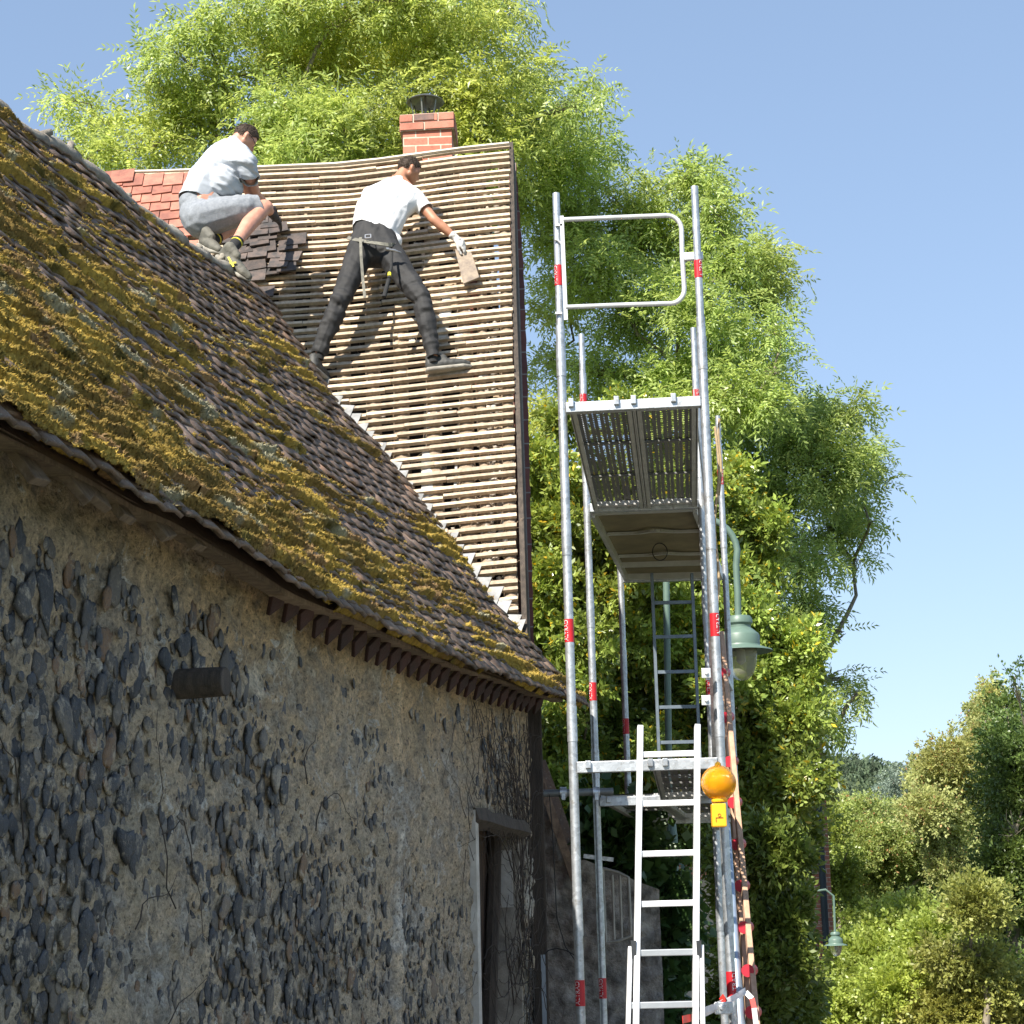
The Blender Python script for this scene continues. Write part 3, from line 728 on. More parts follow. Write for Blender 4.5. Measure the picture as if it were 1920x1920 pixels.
# rubble lumps and torn roots along the gable edge
Vr, Fr = [], []; base = 0
bm = bmesh.new(); bmesh.ops.create_icosphere(bm, subdivisions=1, radius=1); I1 = np.array([v.co[:] for v in bm.verts]); F1 = np.array([[v.index for v in f.verts] for f in bm.faces]); bm.free()
for i_ in range(900):
    if i_ < 420: px, py = 918+rng.normal(0, 10), rng.uniform(300, 1150)
    elif i_ < 700: px, py = rng.uniform(800, 960), rng.uniform(930, 1180)
    else: px, py = rng.uniform(600, 960), rng.uniform(320, 1000)
    if px < 600+(py-700)*.78: continue
    a, c = hpx(px, py); r = rng.uniform(.006, .024); Q = I1*r*(1+.4*noise(I1*2+i_))[:, None]*np.array([1.2, 1, 1])
    Vr.append(hp(a, c, -.035+rng.uniform(-.02, .02))+Q); Fr.append(F1+base); base += len(I1)
lr_ = npmesh('lime_rubble', np.concatenate(Vr), np.concatenate(Fr), simple('rubble', (.62, .57, .50), (.30, .24, .18), 3, .95, 0, 0, 30, isl=.4), hr)
segs = []
for i_ in range(160):
    px, py = (rng.uniform(850, 955), rng.uniform(840, 1120)) if i_ < 90 else (rng.uniform(600, 955), rng.uniform(330, 1100))
    if px < 610+(py-700)*.78: continue
    a, c = hpx(px, py); an = rng.uniform(0, 6.28); pts = [hp(a, c, -.03)]
    for k in range(5): an += rng.normal(0, .6); a += .03*math.cos(an); c += .03*math.sin(an); pts.append(hp(a, c, -.03+rng.uniform(-.01, .05)))
    segs.append((pts, [.0018]*6))
lr_['kind'] = 'stuff'
V_, F_ = tubes_np(segs, 3); dr_ = npmesh('dry_roots', V_, F_, simple('root', (.28, .2, .13)), hr)
dr_['kind'] = 'stuff'
# gable
def gpt(c, inset, side): # point along the slope edge, pushed right / perpendicular down
    return hp(float(aR(c))+side, c, -inset)
mb = MB(); cc = np.linspace(-1.0, cR+.02, 14)
for i in range(13):
    a, b = cc[i], cc[i+1]
    ya, yb = 1225-i*72., 1225-(i+1)*72.
    bx = lambda y: np.interp(y, [276, 600, 900, 1225], [960, 967, 977, 987])
    mb.bar(hpt(bx(ya), ya, -.13), hpt(bx(yb), yb, -.13), .035, .26, HN)
mb.build('barge_board', WOODD, house)
# brick gable wall: outline follows the slope, set a little behind the boards
apex = gpt(cR-.12, .22, .09); bot = gpt(-.6, .22, .09); X_ = .16
out_l = [np.array([.175, 12.78, 0]), np.array([.165, 12.78, 3.15])]
gx = lambda P: np.array([P[0], P[1], P[2]])
pts = [hpt(float(np.interp(y, [300, 500, 700, 1230], [966, 981, 988, 1001]))+1.5*(i_ % 2), y, -.30) for i_, y in enumerate(np.linspace(1230, 305, 40))]
back = [np.array([pts[-1][0]+.02, pts[-1][1]+3.0, pts[-1][2]-4.8]), np.array([pts[-1][0]+.02, pts[-1][1]+3.0, 0])]
outl = [np.array([pts[0][0]+.01, pts[0][1], 0])]+pts+back
m = len(outl); V_ = [p_ for p_ in outl]+[p_-np.array([.16, 0, 0]) for p_ in outl]
me = bpy.data.meshes.new('gable'); me.from_pydata([tuple(map(float, q)) for q in V_], [], [tuple(range(m)), tuple(range(2*m-1, m-1, -1))]+[(i, m+i, m+(i+1) % m, (i+1) % m) for i in range(m)])
link('gable_wall', me, BRICKG, house)
# the strip of the gable corner below the wing's eave
mb = MB(); mb.box(np.array([.105, 12.62, 1.55]), np.array([.055, 0, 0]), np.array([0, .10, 0]), np.array([0, 0, 1.6])); mb.build('corner_post', WOODD, house, bevel=.01)
# flashing plates stepping down the valley
tips = [(610, 713), (635, 742), (653, 760), (668, 778), (682, 795), (697, 812), (712, 831), (732, 850), (743, 869), (756, 887), (772, 903), (788, 928), (805, 944), (814, 966), (831, 984), (848, 1006), (865, 1025), (881, 1044), (899, 1067), (916, 1085), (935, 1105), (951, 1128), (972, 1154), (982, 1170)]
for q, (x, y) in enumerate(tips):
    x += 9; y -= 3
    sc_ = (16+q*.55)*rng.uniform(.9, 1.15); jx, jy = rng.normal(0, 3.0), rng.normal(0, 2.5); hz = .033+.006*rng.rand()
    P4 = [hpt(x+jx, y+jy, hz), hpt(x-sc_*.55+jx, y+sc_*1.35+jy, hz), hpt(x-sc_*1.9, y+sc_*.9, hz-.015), hpt(x-sc_*1.2, y+jy*.5, hz-.01)]
    V_ = P4+[p_-HN*.004 for p_ in P4]
    mb = MB(); mb.add(V_, [(0, 1, 2, 3), (7, 6, 5, 4), (0, 4, 5, 1), (1, 5, 6, 2), (2, 6, 7, 3), (3, 7, 4, 0)]); mb.build('flashing_plate', LEAD, hr)
# new red tiles at the top left, behind the first worker
mb = MB(); gt = .118
for r_ in range(13):
    for q in range(9):
        x = -3.75+q*.175+(r_ % 2)*.087
        c = float(cr_(x))-.13-r_*gt
        px0, py0 = pr(hp(x, c))
        if px0 > 372+.0*r_ and not (r_ < 1 and px0 < 460): continue
        jj = rng.normal(0, .004)
        V0 = len(mb.v); b_ = Hc-HN*.11
        mb.box(hp(x, c+.02+jj, .042), Hb*.084+Hc*rng.normal(0, .003), b_*.095, HN*.007)
for q in range(3): mb.box(hp(-3.55+q*.2, float(cr_(-3.5))-.12, .055), Hb*.1, (Hc-HN*.1)*.10, HN*.007)
mb.build('new_tiles', REDTILE, hr)
# old tiles still stacked on the battens by the valley
mb = MB(); OA, OC = hpx(385, 425)[0]-.1, hpx(480, 420)[1]+.05
def inpoly(x, y, P):
    c = False; j = len(P)-1
    for i in range(len(P)):
        if (P[i][1] > y) != (P[j][1] > y) and x < (P[j][0]-P[i][0])*(y-P[i][1])/(P[j][1]-P[i][1])+P[i][0]: c = not c
        j = i
    return c
POLY = [(395, 440), (470, 425), (530, 425), (560, 455), (568, 485), (540, 512), (515, 540), (500, 575), (503, 600), (480, 570), (440, 510)]
for r_ in range(36):
    for q in range(11):
        x = OA+q*.165+(r_ % 2)*.08; c = OC-r_*.075
        X0, Y0 = pr(hp(x, c))
        if not inpoly(X0+rng.normal(0, 7), Y0+rng.normal(0, 7), POLY) or rng.rand() < .13: continue
        rt = rng.normal(0, .10); b_ = Hc-HN*(.12+rng.uniform(-.03, .14))
        mb.box(hp(x+rng.normal(0, .014), c+rng.normal(0, .012), .05+rng.uniform(0, .03)), (Hb+Hc*rt)*.079, (b_-Hb*rt)*.085, HN*.007)
mb.build('old_tiles', simple('old_dark_tile', (.13, .095, .08), (.055, .05, .048), 14, .8, 0, .008, 50, isl=.35), hr)
# chimney
c0 = aty(752, 290, 15.9); c1 = aty(854, 285, 15.9); cw = (c1[0]-c0[0]); cx = (c0[0]+c1[0])/2; zt = aty(800, 212, 15.9)[2]; zs = aty(800, 243, 15.9)[2]; zb = aty(800, 330, 15.9)[2]-.3
cyc = 15.9+cw/2
rotc = .035
chx = np.array([math.cos(rotc), -math.sin(rotc), .025]); chy = np.array([math.sin(rotc), math.cos(rotc), 0]); chz = np.array([0, 0, 1.])
mb = MB(); hw = cw/2*.90
CM = np.array([cx, cyc, 0])
mb.box(CM+chz*(zs+zb)/2, chx*hw, chy*hw, chz*(zs-zb)/2)
chm = empty('chimney', (float(cx), float(cyc), float(zb)), None); chm.parent = house; chm.location = Vector((cx, cyc, zb))-house.location
del_ = None
shaft = mb.build('brick_shaft', BRICKC, chm)
rowh = (zt-zs)/2
for r_ in range(2):
    # corbelled courses laid brick by brick
    mb = MB(); mm = MB(); z0 = zs+r_*rowh; W_ = cw/2*1.02
    mm.box(CM+chz*(z0+rowh/2), chx*(W_-.008), chy*(W_-.008), chz*rowh*.497)
    xs = [-1, -.5, .4, 1] if r_ else [-1, -.1, 1]
    for j in range(len(xs)-1):
        for sy in (-1, 1):
            mb.box(CM+chz*(z0+rowh/2)+chx*W_*(xs[j]+xs[j+1])/2+chy*sy*(W_-.05), chx*(W_*(xs[j+1]-xs[j])/2-.006), chy*.052, chz*(rowh/2-.006))
    for j in (0, 1, 2):
        for sx in (-1, 1): mb.box(CM+chz*(z0+rowh/2)+chx*sx*(W_-.05)+chy*W_*(-.58+j*.58), chx*.0505, chy*(W_*.27), chz*(rowh/2-.006))
    mm.build('mortar_bed', simple('pale_mortar', (.62, .55, .43)), chm); mb.build('corbel_course', simple('orange_brick', (.55, .22, .15), (.40, .15, .10), 9, .85, 0, .004, 40, isl=.18), chm, bevel=.003)
sootm = simple('sooted_brick', (.16, .11, .10), (.26, .15, .12), 12, .9)
mb = MB(); mb.box(CM+chz*(zs+rowh*1.5)+chx*W_*(-.1)-chy*(W_+.0045), chx*W_*.36, chy*.002, chz*rowh*.36); mb.build('soot_mark', sootm, chm)
# cowl
cz = zt; ch = aty(800, 170, 15.9)[2]-zt+.04
cowl = MB(); cc_ = CM+chz*cz+chx*(-.03)
R_ = .165
cowl.lathe(cc_, [(.001, ch+.03), (.05, ch+.022), (R_*.95, ch-.03), (R_*1.05, ch-.045), (R_*1.03, ch-.05), (R_*.9, ch-.038), (.05, ch+.01), (.001, ch+.015)], 16)
for k in range(6):
    t = 2*math.pi*k/6+.3; p0 = cc_+np.array([math.cos(t)*.09, math.sin(t)*.09, -.01]); p1 = cc_+np.array([math.cos(t)*R_*.85, math.sin(t)*R_*.85, ch-.03])
    cowl.bar(p0, p1, .012, .004, (math.cos(t), math.sin(t), 0))
cowl.bar(cc_, cc_+chz*(ch+.01), .02, .02, (0, 1, 0)); cowl.box(cc_+chz*.01, chx*.14, chy*.14, chz*.012)
cowl.build('cowl', simple('dull_steel', (.25, .25, .22), (.16, .15, .13), 8, .4, .8), chm, True)
# ================= scaffold tower =================
SX = {(0, 0): (.29, 10.15), (0, 1): (.51, 12.74), (0, 2): (.86, 15.21), (1, 0): (1.06, 10.08), (1, 1): (1.28, 12.68), (1, 2): (1.70, 15.19)}
def sz(px, py, k): return float(aty(px, py, SX[k][1])[2])
TOPZ = {(0, 0): sz(1037, 363, (0, 0)), (1, 0): sz(1306, 350, (1, 0)), (0, 1): sz(1085, 627, (0, 1)), (1, 1): sz(1302, 615, (1, 1)), (0, 2): sz(1168, 1060, (0, 2)), (1, 2): sz(1350, 780, (1, 2))}
STEPZ = {(0, 0): sz(1046, 612, (0, 0)), (1, 0): sz(1314, 595, (1, 0)), (0, 1): sz(1088, 700, (0, 1)), (1, 1): sz(1305, 690, (1, 1)), (0, 2): TOPZ[(0, 2)], (1, 2): sz(1352, 840, (1, 2))}
RED = simple('red_sticker', (.52, .012, .02), (.42, .01, .018), 20, .45)
WHT = simple('white_lettering', (.85, .83, .82), None, 20, .5)
def text_mesh(txt):
    cu = bpy.data.curves.new('t', 'FONT'); cu.body = txt; cu.size = 1; cu.extrude = 0
    o = bpy.data.objects.new('t', cu); COL.objects.link(o); bpy.context.view_layer.update()
    me = bpy.data.meshes.new_from_object(o.evaluated_get(bpy.context.evaluated_depsgraph_get()))
    V = np.array([v.co[:] for v in me.vertices]); F = [tuple(p.vertices) for p in me.polygons]
    bpy.data.objects.remove(o); bpy.data.meshes.remove(me); V[:, :2] -= V[:, :2].min(0); return V, F
TXT = text_mesh('ALTRAD')
def wrap_text(c, r, z0, hgt, ang, w_):
    """letters climb the tube: text x -> up, text y -> round the tube; ang = centre angle (0 faces the camera, + to its right)"""
    V, F = TXT; sx = hgt/V[:, 0].max(); sy = w_/V[:, 1].max()
    out_ = []
    for x, y, _ in V:
        a = -math.pi/2+ang-(y*sy-w_/2)/r; out_.append((c[0]+(r+.0012)*math.cos(a), c[1]+(r+.0012)*math.sin(a), z0+x*sx))
    return out_, F
scaf = empty('scaffold_tower', (.9, 12.6, 0), 'galvanised scaffold tower beside the gable with two working decks and red banded posts', 'scaffold')
STK = {(0, 0): [(1183, 44, -.75), (517, 42, -.9), (1862, 46, -.62)], (1, 0): [(1172, 44, .72), (505, 36, .72), (1848, 50, .55)], (0, 1): [(1297, 34, -.8), (748, 18, -.6), (1853, 36, -.45)],
       (1, 1): [(1292, 32, -.3), (738, 15, .5)], (0, 2): [(1362, 29, -.9)], (1, 2): [(895, 30, .2)]}
POST = {}
for key in [(0, 0), (1, 0), (0, 1), (1, 1), (0, 2), (1, 2)]:
    X, Y = SX[key]; mb = MB(); R = .0242
    mb.tube([(X, Y, .06), (X, Y, STEPZ[key])], R, 16)
    if TOPZ[key] > STEPZ[key]+.02: mb.tube([(X, Y, STEPZ[key]-.01), (X, Y, TOPZ[key])], .0205, 14)
    z = .55
    while z < STEPZ[key]-.2:
        mb.tube([(X, Y, z), (X, Y, z+.19)], .0268, 16); z += 1.0
    mb.box((X, Y, .03), (.075, 0, 0), (0, .075, 0), (0, 0, .004)); mb.tube([(X, Y, 0), (X, Y, .3)], .019, 10)
    po = mb.build('standard', ZINC, scaf, True); POST[key] = po
    for (py, hp_, ang) in STK[key]:
        px = pr((X, Y, 1.6+(1739-py)/3600*Y))[0]; zc = sz(px, py, key); h2 = hp_/3600*Y/2
        mb = MB(); mb.tube([(X, Y, zc-h2), (X, Y, zc+h2)], .0252 if zc < STEPZ[key] else .0225, 20); st = mb.build('sticker', RED, po, True)
        V_, F_ = wrap_text((X, Y), .0256 if zc < STEPZ[key] else .0228, zc-h2*.9, h2*1.8, ang, .024)
        mb = MB(); mb.add(V_, F_); mb.build('lettering', WHT, st)
def lerp3(a, b, t): return np.asarray(a)*(1-t)+np.asarray(b)*t
def sp(key, z, dx=0, dy=0): return np.array([SX[key][0]+dx, SX[key][1]+dy, z])
# transoms
ZD = sz(1190, 763, (0, 0)); ZL = sz(1190, 1437, (0, 0))
mb = MB(); mb.bar(sp((0, 0), ZD, .02, -.0), sp((1, 0), ZD, -.02), .05, .056); 
for t in (.06, .38, .50, .78):
    c = lerp3(sp((0, 0), ZD), sp((1, 0), ZD), t); mb.box(c+np.array([0, -.03, .022]), (.014, 0, 0), (0, .014, 0), (0, 0, .024))
mb.build('transom', ZINC, scaf, bevel=.003)
for (k0, k1, z) in [((0, 1), (1, 1), ZD-.0), ((0, 2), (1, 2), ZD-.05), ((0, 0), (1, 0), ZL), ((0, 1), (1, 1), ZL-.02), ((0, 2), (1, 2), ZL-.02)]:
    mb = MB(); mb.bar(sp(k0, z, .02), sp(k1, z, -.02), .05, .058)
    if z < 3:
        for t in (.10, .52, .62): c = lerp3(sp(k0, z), sp(k1, z), t); mb.box(c+np.array([0, -.032, .012]), (.014, 0, 0), (0, .012, 0), (0, 0, .02))
    mb.build('transom', ZINC, scaf, bevel=.003)
# perforated planks
def perfmat():
    q = NM('perforated_steel'); v = q.coord(kind='UV')
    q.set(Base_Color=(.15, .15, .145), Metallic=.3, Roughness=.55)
    sep = q.n('ShaderNodeSeparateXYZ'); q.l(v, sep.inputs[0])
    def cell(axis, n, off=None):
        m = q.n('ShaderNodeMath', operation='MULTIPLY'); q.l(sep.outputs[axis], m.inputs[0]); m.inputs[1].default_value = n
        src = m.outputs[0]
        if off is not None: a = q.n('ShaderNodeMath', operation='ADD'); q.l(src, a.inputs[0]); q.l(off, a.inputs[1]); src = a.outputs[0]
        f = q.n('ShaderNodeMath', operation='FRACT'); q.l(src, f.inputs[0]); s = q.n('ShaderNodeMath', operation='SUBTRACT'); q.l(f.outputs[0], s.inputs[0]); s.inputs[1].default_value = .5
        return s.outputs[0], src
    u, us = cell(0, 11); fl = q.n('ShaderNodeMath', operation='FLOOR'); q.l(us, fl.inputs[0]); md = q.n('ShaderNodeMath', operation='MODULO'); q.l(fl.outputs[0], md.inputs[0]); md.inputs[1].default_value = 2
    hf = q.n('ShaderNodeMath', operation='MULTIPLY'); q.l(md.outputs[0], hf.inputs[0]); hf.inputs[1].default_value = .5
    w_, _ = cell(1, 62, hf.outputs[0])
    ab = []
    for x, k in ((u, 1.25), (w_, 1.0)):
        p = q.n('ShaderNodeMath', operation='MULTIPLY'); q.l(x, p.inputs[0]); p.inputs[1].default_value = k
        z = q.n('ShaderNodeMath', operation='POWER'); q.l(p.outputs[0], z.inputs[0]); z.inputs[1].default_value = 2; 
        a = q.n('ShaderNodeMath', operation='MULTIPLY'); q.l(p.outputs[0], a.inputs[0]); q.l(p.outputs[0], a.inputs[1]); ab.append(a.outputs[0])
    s = q.n('ShaderNodeMath', operation='ADD'); q.l(ab[0], s.inputs[0]); q.l(ab[1], s.inputs[1])
    lt = q.n('ShaderNodeMath', operation='GREATER_THAN'); q.l(s.outputs[0], lt.inputs[0])
    # every other column carries wide holes, the others small ones
    mr = q.n('ShaderNodeMapRange', i_1=0, i_2=1, i_3=.10, i_4=.022); q.l(md.outputs[0], mr.inputs[0]); q.l(mr.outputs[0], lt.inputs[1])
    q.l(lt.outputs[0], q.b.inputs['Alpha']); return q.m
PERF = perfmat(); ALU = simple('aluminium', (.62, .61, .59), (.5, .49, .47), 9, .4, .55)
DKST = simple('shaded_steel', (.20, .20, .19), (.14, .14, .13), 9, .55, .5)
def plank(a0, a1, b0, b1, z, name='deck_plank', rows=2):
    """a0,a1 near left/right, b0,b1 far left/right corners (xy)"""
    root = empty(name, ((a0[0]+b1[0])/2, (a0[1]+b1[1])/2, z)); root.parent = scaf; root.location = Vector(((a0[0]+b1[0])/2, (a0[1]+b1[1])/2, z))-scaf.location
    root.name = name
    P = [np.array([*q, z]) for q in (a0, a1, b1, b0)]
    me = bpy.data.meshes.new('plate'); me.from_pydata([tuple(map(float, q)) for q in P], [], [(0, 1, 2, 3)])
    uv = me.uv_layers.new(name='UVMap'); 
    for i, c in enumerate([(0, 0), (1, 0), (1, 1), (0, 1)]): uv.data[i].uv = c
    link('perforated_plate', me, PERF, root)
    mb = MB()
    for (p, q) in ((P[0], P[3]), (P[1], P[2])): mb.bar(p-np.array([0, 0, .025]), q-np.array([0, 0, .025]), .012, .05); 
    for (p, q) in ((P[0], P[3]), (P[1], P[2])):
        sgn = 1 if p is P[0] else -1; mb.bar(p+np.array([sgn*.016, 0, -.048]), q+np.array([sgn*.016, 0, -.048]), .03, .004)
    for t in (.02, .985): mb.bar(lerp3(P[0], P[3], t)-np.array([0, 0, .02]), lerp3(P[1], P[2], t)-np.array([0, 0, .02]), .03 if t < .5 else .06, .03)
    mb.build('edge_channel', ALU, root)
    mb = MB()
    for t in (np.arange(1, rows+1)/(rows+1)): mb.bar(lerp3(P[0], P[3], t)-np.array([0, 0, .012]), lerp3(P[1], P[2], t)-np.array([0, 0, .012]), .028, .012)
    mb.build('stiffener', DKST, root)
    return root
def sxy(k0, k1, t, dy=0): a = lerp3(SX[k0], SX[k1], t); return (float(a[0]), float(a[1])+dy)
zz = ZD+.03
plank(sxy((0, 0), (1, 0), .06, .05), sxy((0, 0), (1, 0), .50, .05), sxy((0, 1), (1, 1), .06, -.03), sxy((0, 1), (1, 1), .50, -.03), zz)
plank(sxy((0, 0), (1, 0), .52, .05), sxy((0, 0), (1, 0), .955, .05), sxy((0, 1), (1, 1), .52, -.03), sxy((0, 1), (1, 1), .955, -.03), zz)
zl = ZL+.03
plank(sxy((0, 0), (1, 0), .55, .05), sxy((0, 0), (1, 0), .955, .05), sxy((0, 1), (1, 1), .55, -.03), sxy((0, 1), (1, 1), .955, -.03), zl, rows=4)
plank(sxy((0, 1), (1, 1), .05, .05), sxy((0, 1), (1, 1), .50, .05), sxy((0, 2), (1, 2), .05, -.03), sxy((0, 2), (1, 2), .50, -.03), zl)
plank(sxy((0, 1), (1, 1), .52, .05), sxy((0, 1), (1, 1), .955, .05), sxy((0, 2), (1, 2), .52, -.03), sxy((0, 2), (1, 2), .955, -.03), zl)
# hatch deck of the rear bay: plywood in an aluminium frame
PLY = simple('deck_plywood', (.20, .17, .085), (.13, .11, .055), 4, .7)
q = [np.array([*sxy((0, 1), (1, 1), .05, .06), zz-.02]), np.array([*sxy((0, 1), (1, 1), .95, .06), zz-.02]), np.array([*sxy((0, 2), (1, 2), .95, -.05), zz-.05]), np.array([*sxy((0, 2), (1, 2), .05, -.05), zz-.05])]
hd = empty('hatch_deck', tuple((q[0]+q[2])/2)); hd.parent = scaf; hd.location = Vector((q[0]+q[2])/2)-scaf.location
mb = MB(); mb.add(q+[p_+np.array([0, 0, .012]) for p_ in q], [(0, 1, 2, 3), (7, 6, 5, 4), (0, 4, 5, 1), (1, 5, 6, 2), (2, 6, 7, 3), (3, 7, 4, 0)]); mb.build('plywood_panel', PLY, hd)
mb = MB(); dz = np.array([0, 0, -.045])
for (i, j) in ((0, 3), (1, 2)): mb.bar(q[i]+dz*.4, q[j]+dz*.4, .03, .085)
mb.bar(q[0]+dz*.3, q[1]+dz*.3, .05, .06); mb.bar(q[3]+dz*.3, q[2]+dz*.3, .03, .07)
mb.bar(lerp3(q[0], q[3], .80)+dz*.4, lerp3(q[1], q[2], .80)+dz*.4, .03, .04)
mb.build('aluminium_frame', ALU, hd)
mb = MB()
for t in (.32, .66):
    a, b = lerp3(q[0], q[3], t), lerp3(q[1], q[2], t); d = (b-a); fw = (q[3]-q[0])/np.linalg.norm(q[3]-q[0])
    for sg in (1,):
        pts = [a+d*u+dz*.35-fw*.11*math.exp(-((u-.52)/.13)**2)+np.array([0, 0, -.012*math.exp(-((u-.52)/.13)**2)]) for u in np.linspace(.03, .97, 22)]
        for i in range(21): mb.bar(pts[i], pts[i+1], .03, .018)
mb.build('bowed_rib', ALU, hd)
c = lerp3(lerp3(q[0], q[3], .5), lerp3(q[1], q[2], .5), .5)+np.array([0, 0, -.07])
mb = MB(); mb.tube([c+np.array([.055*math.cos(t), 0, .065*math.sin(t)]) for t in np.linspace(0, 6.4, 26)], .004, 6); mb.build('ring_pull', simple('black_rubber', (.02, .02, .02)), hd)
# inner hatch ladder
BLUES = simple('dark_galvanised', (.20, .24, .28), (.14, .17, .20), 12, .5, .6)
la, lb = aty(1222, 1075, 14.7), aty(1297, 1075, 14.7); la2, lb2 = aty(1224, 1420, 14.7), aty(1298, 1420, 14.7)
il = MB(); il.bar(la, np.array([la[0], la[1], la2[2]-.35]), .022, .045, (0, 1, 0)); il.bar(lb, np.array([lb[0], lb[1], lb2[2]-.35]), .022, .045, (0, 1, 0))
il.build('hatch_ladder_rail', BLUES, scaf)
for py in (1130, 1194, 1260, 1326, 1392, 1456):
    z = aty(1250, py, 14.7)[2]; mb = MB(); mb.bar(np.array([la[0], la[1], z]), np.array([lb[0], lb[1], z]), .025, .025); mb.build('hatch_ladder_rung', BLUES, scaf)
# guard gate at the top
Yg = 10.12; GP = lambda x, y: aty(x, y, Yg)
WG = simple('bright_galvanised', (.70, .70, .70), (.58, .59, .60), 14, .4, .4)
gate = empty('guard_gate', tuple(GP(1160, 490))); gate.parent = scaf; gate.location = Vector(GP(1160, 490))-scaf.location
mb = MB(); mb.bar(GP(1053, 405), GP(1061, 600), .022, .012, (0, 1, 0)); mb.build('hinge_bar', WG, gate)
pts = [GP(1056, 412), GP(1150, 408), GP(1248, 404)]+[GP(1250+28*math.sin(t), 432-28*math.cos(t)) for t in np.linspace(.2, 1.5, 7)]+[GP(1279, 480), GP(1283, 540)]+[GP(1257+26*math.cos(t), 543+26*math.sin(t)) for t in np.linspace(.2, 1.5, 7)]+[GP(1160, 572), GP(1061, 576)]
mb = MB(); mb.tube(pts, .0135, 12); mb.build('gate_tube', WG, gate, True)
mb = MB(); mb.bar(GP(1283, 482), GP(1318, 480), .03, .045); mb.build('latch_plate', WG, gate, bevel=.004)
mb = MB()
for y in (422, 587): mb.bar(GP(1041, y), GP(1054, y), .012, .012)
mb.tube([GP(1040, 449), GP(1046, 451), GP(1056, 460)], .006, 8); mb.build('hinge_pin', WG, gate)
# couplers and the wall tie
mb = MB()
for y in (1262, 1313):
    c = aty(1324, y, 10.0); mb.box(c, (.024, 0, 0), (0, .006, 0), (0, 0, .026)); mb.tube([c+np.array([0, -.006, 0]), c+np.array([0, -.02, 0])], .011, 6)
mb.build('coupler', WG, scaf, bevel=.003)
ty = 12.55; a, b = aty(1008, 1488, ty), aty(1150, 1484, ty)
mb = MB(); mb.tube([a, b], .024, 14); tie = mb.build('wall_tie', simple('grey_tube', (.20, .22, .22), (.14, .15, .15), 12, .5, .4), scaf, True)
mb = MB(); 
for x in (1056, 1118):
    c = aty(x, 1486, ty); mb.tube([c-np.array([.022, 0, 0]), c+np.array([.022, 0, 0])], .036, 12); mb.box(c+np.array([0, -.03, -.03]), (.012, 0, 0), (0, .02, 0), (0, 0, .02))
mb.build('tie_coupler', ZINC, tie, True)
# long rail of toe-board seen edge on, along the right side
mb = MB(); mb.bar(sp((1, 0), ZD+.05, -.05, .05), sp((1, 2), ZD+.02, -.10, -.05), .006, .09); mb.build('toe_board', simple('steel_edge', (.42, .43, .43)), scaf)
mb = MB(); mb.bar(sp((1, 0), 3.9, .0, .06), sp((1, 1), 2.2, .0, -.06), .035, .035); mb.build('diagonal_brace', ZINC, scaf)
mb = MB(); mb.bar(sp((1, 1), ZL+1.0, .0, 0), sp((1, 2), ZL+1.0, .0, 0), .04, .04); mb.build('guard_rail', ZINC, scaf)
# small wall gate frame behind (second left post)
mb = MB(); Yw = 13.9; W_ = lambda x, y: aty(x, y, Yw)
mb.tube([W_(1130, 1628), W_(1160, 1636), W_(1178, 1645), W_(1181, 1700), W_(1183, 1755), W_(1160, 1764), W_(1136, 1767), W_(1133, 1700), W_(1130, 1628)], .011, 8)
for x in (1148, 1162): mb.tube([W_(x, 1640), W_(x+4, 1762)], .009, 8)
sg = mb.build('side_guard_frame', simple('weathered_galvanised', (.42, .40, .35), (.3, .29, .26), 12, .6, .3), scaf, True)
# ---- rope, leaning prop ----
ROPE = simple('hemp_rope', (.45, .33, .19), (.33, .24, .14), 60, .9)
mb = MB(); mb.tube([aty(1344+4*math.sin(y/33.), y, 10.9) for y in range(800, 1215, 14)], .0075, 8)
for q_ in range(2): mb.tube([aty(1348+q_*1.5+2.5*math.sin(y/23.+q_), y, 11.0) for y in range(785, 905+q_*30, 12)], .007, 6)
tag(mb.build('rope', ROPE, None, True), 'tan rope hanging down beside the right front scaffold post', 'rope')
mb = MB(); mb.tube([aty(1361, 1545, 10.9), aty(1374, 1720, 10.6), aty(1387, 1900, 10.3), (lambda a: np.array([a[0]+.02, a[1]-.1, 0]))(aty(1394, 2000, 10.2))], .0245, 14)
tag(mb.build('prop_tube', simple('blueish_tube', (.34, .42, .52), (.26, .32, .40), 10, .4, .4), None, True), 'leaning steel tube against the right front scaffold post, just left of the wooden ladder', 'tube')
# ---- aluminium ladder ----
ALUW = simple('bright_aluminium', (.82, .82, .82), (.74, .74, .75), 14, .38, .25)
lad = empty('aluminium_ladder', (.72, 9.4, 0), 'bright aluminium ladder standing in front of the scaffold tower', 'ladder')
LT = lambda x, y: aty(x, y, 9.85-(y-1360)/540*.28)
def rail(x0, y0, x1, y1, w_, d_, nm):
    a, b = LT(x0, y0), LT(x1, y1); d = (b-a)/np.linalg.norm(b-a); b = b+d*((b[2])/(-d[2])) if y1 > 1900 else b
    mb = MB(); mb.bar(a, b, w_, d_, (0, 1, 0)) ; return mb.build(nm, ALUW, lad, bevel=.004)
rail(1200.5, 1362, 1192.5, 1905, .030, .055, 'rail'); rail(1307.5, 1360, 1304, 1905, .030, .055, 'rail')
rail(1181.5, 1776, 1178, 1905, .022, .055, 'outer_rail'); rail(1315, 1773, 1317, 1905, .022, .055, 'outer_rail')
for i_, y in enumerate((1415, 1507, 1601, 1695, 1787, 1885, 1985)):
    dx = -(y-1415)/490*6; low = y > 1750
    a, b = LT((1186 if low else 1204)+dx*.6, y+.5), LT((1311 if low else 1303), y-2.5)
    mb = MB(); mb.bar(a, b, .035, .030 if not low else .032); mb.build('rung', ALUW if not low else simple('dull_aluminium', (.45, .47, .49), (.38, .40, .42), 14, .4, .5), lad, bevel=.004)
BLK = simple('black_bracket', (.03, .035, .04))
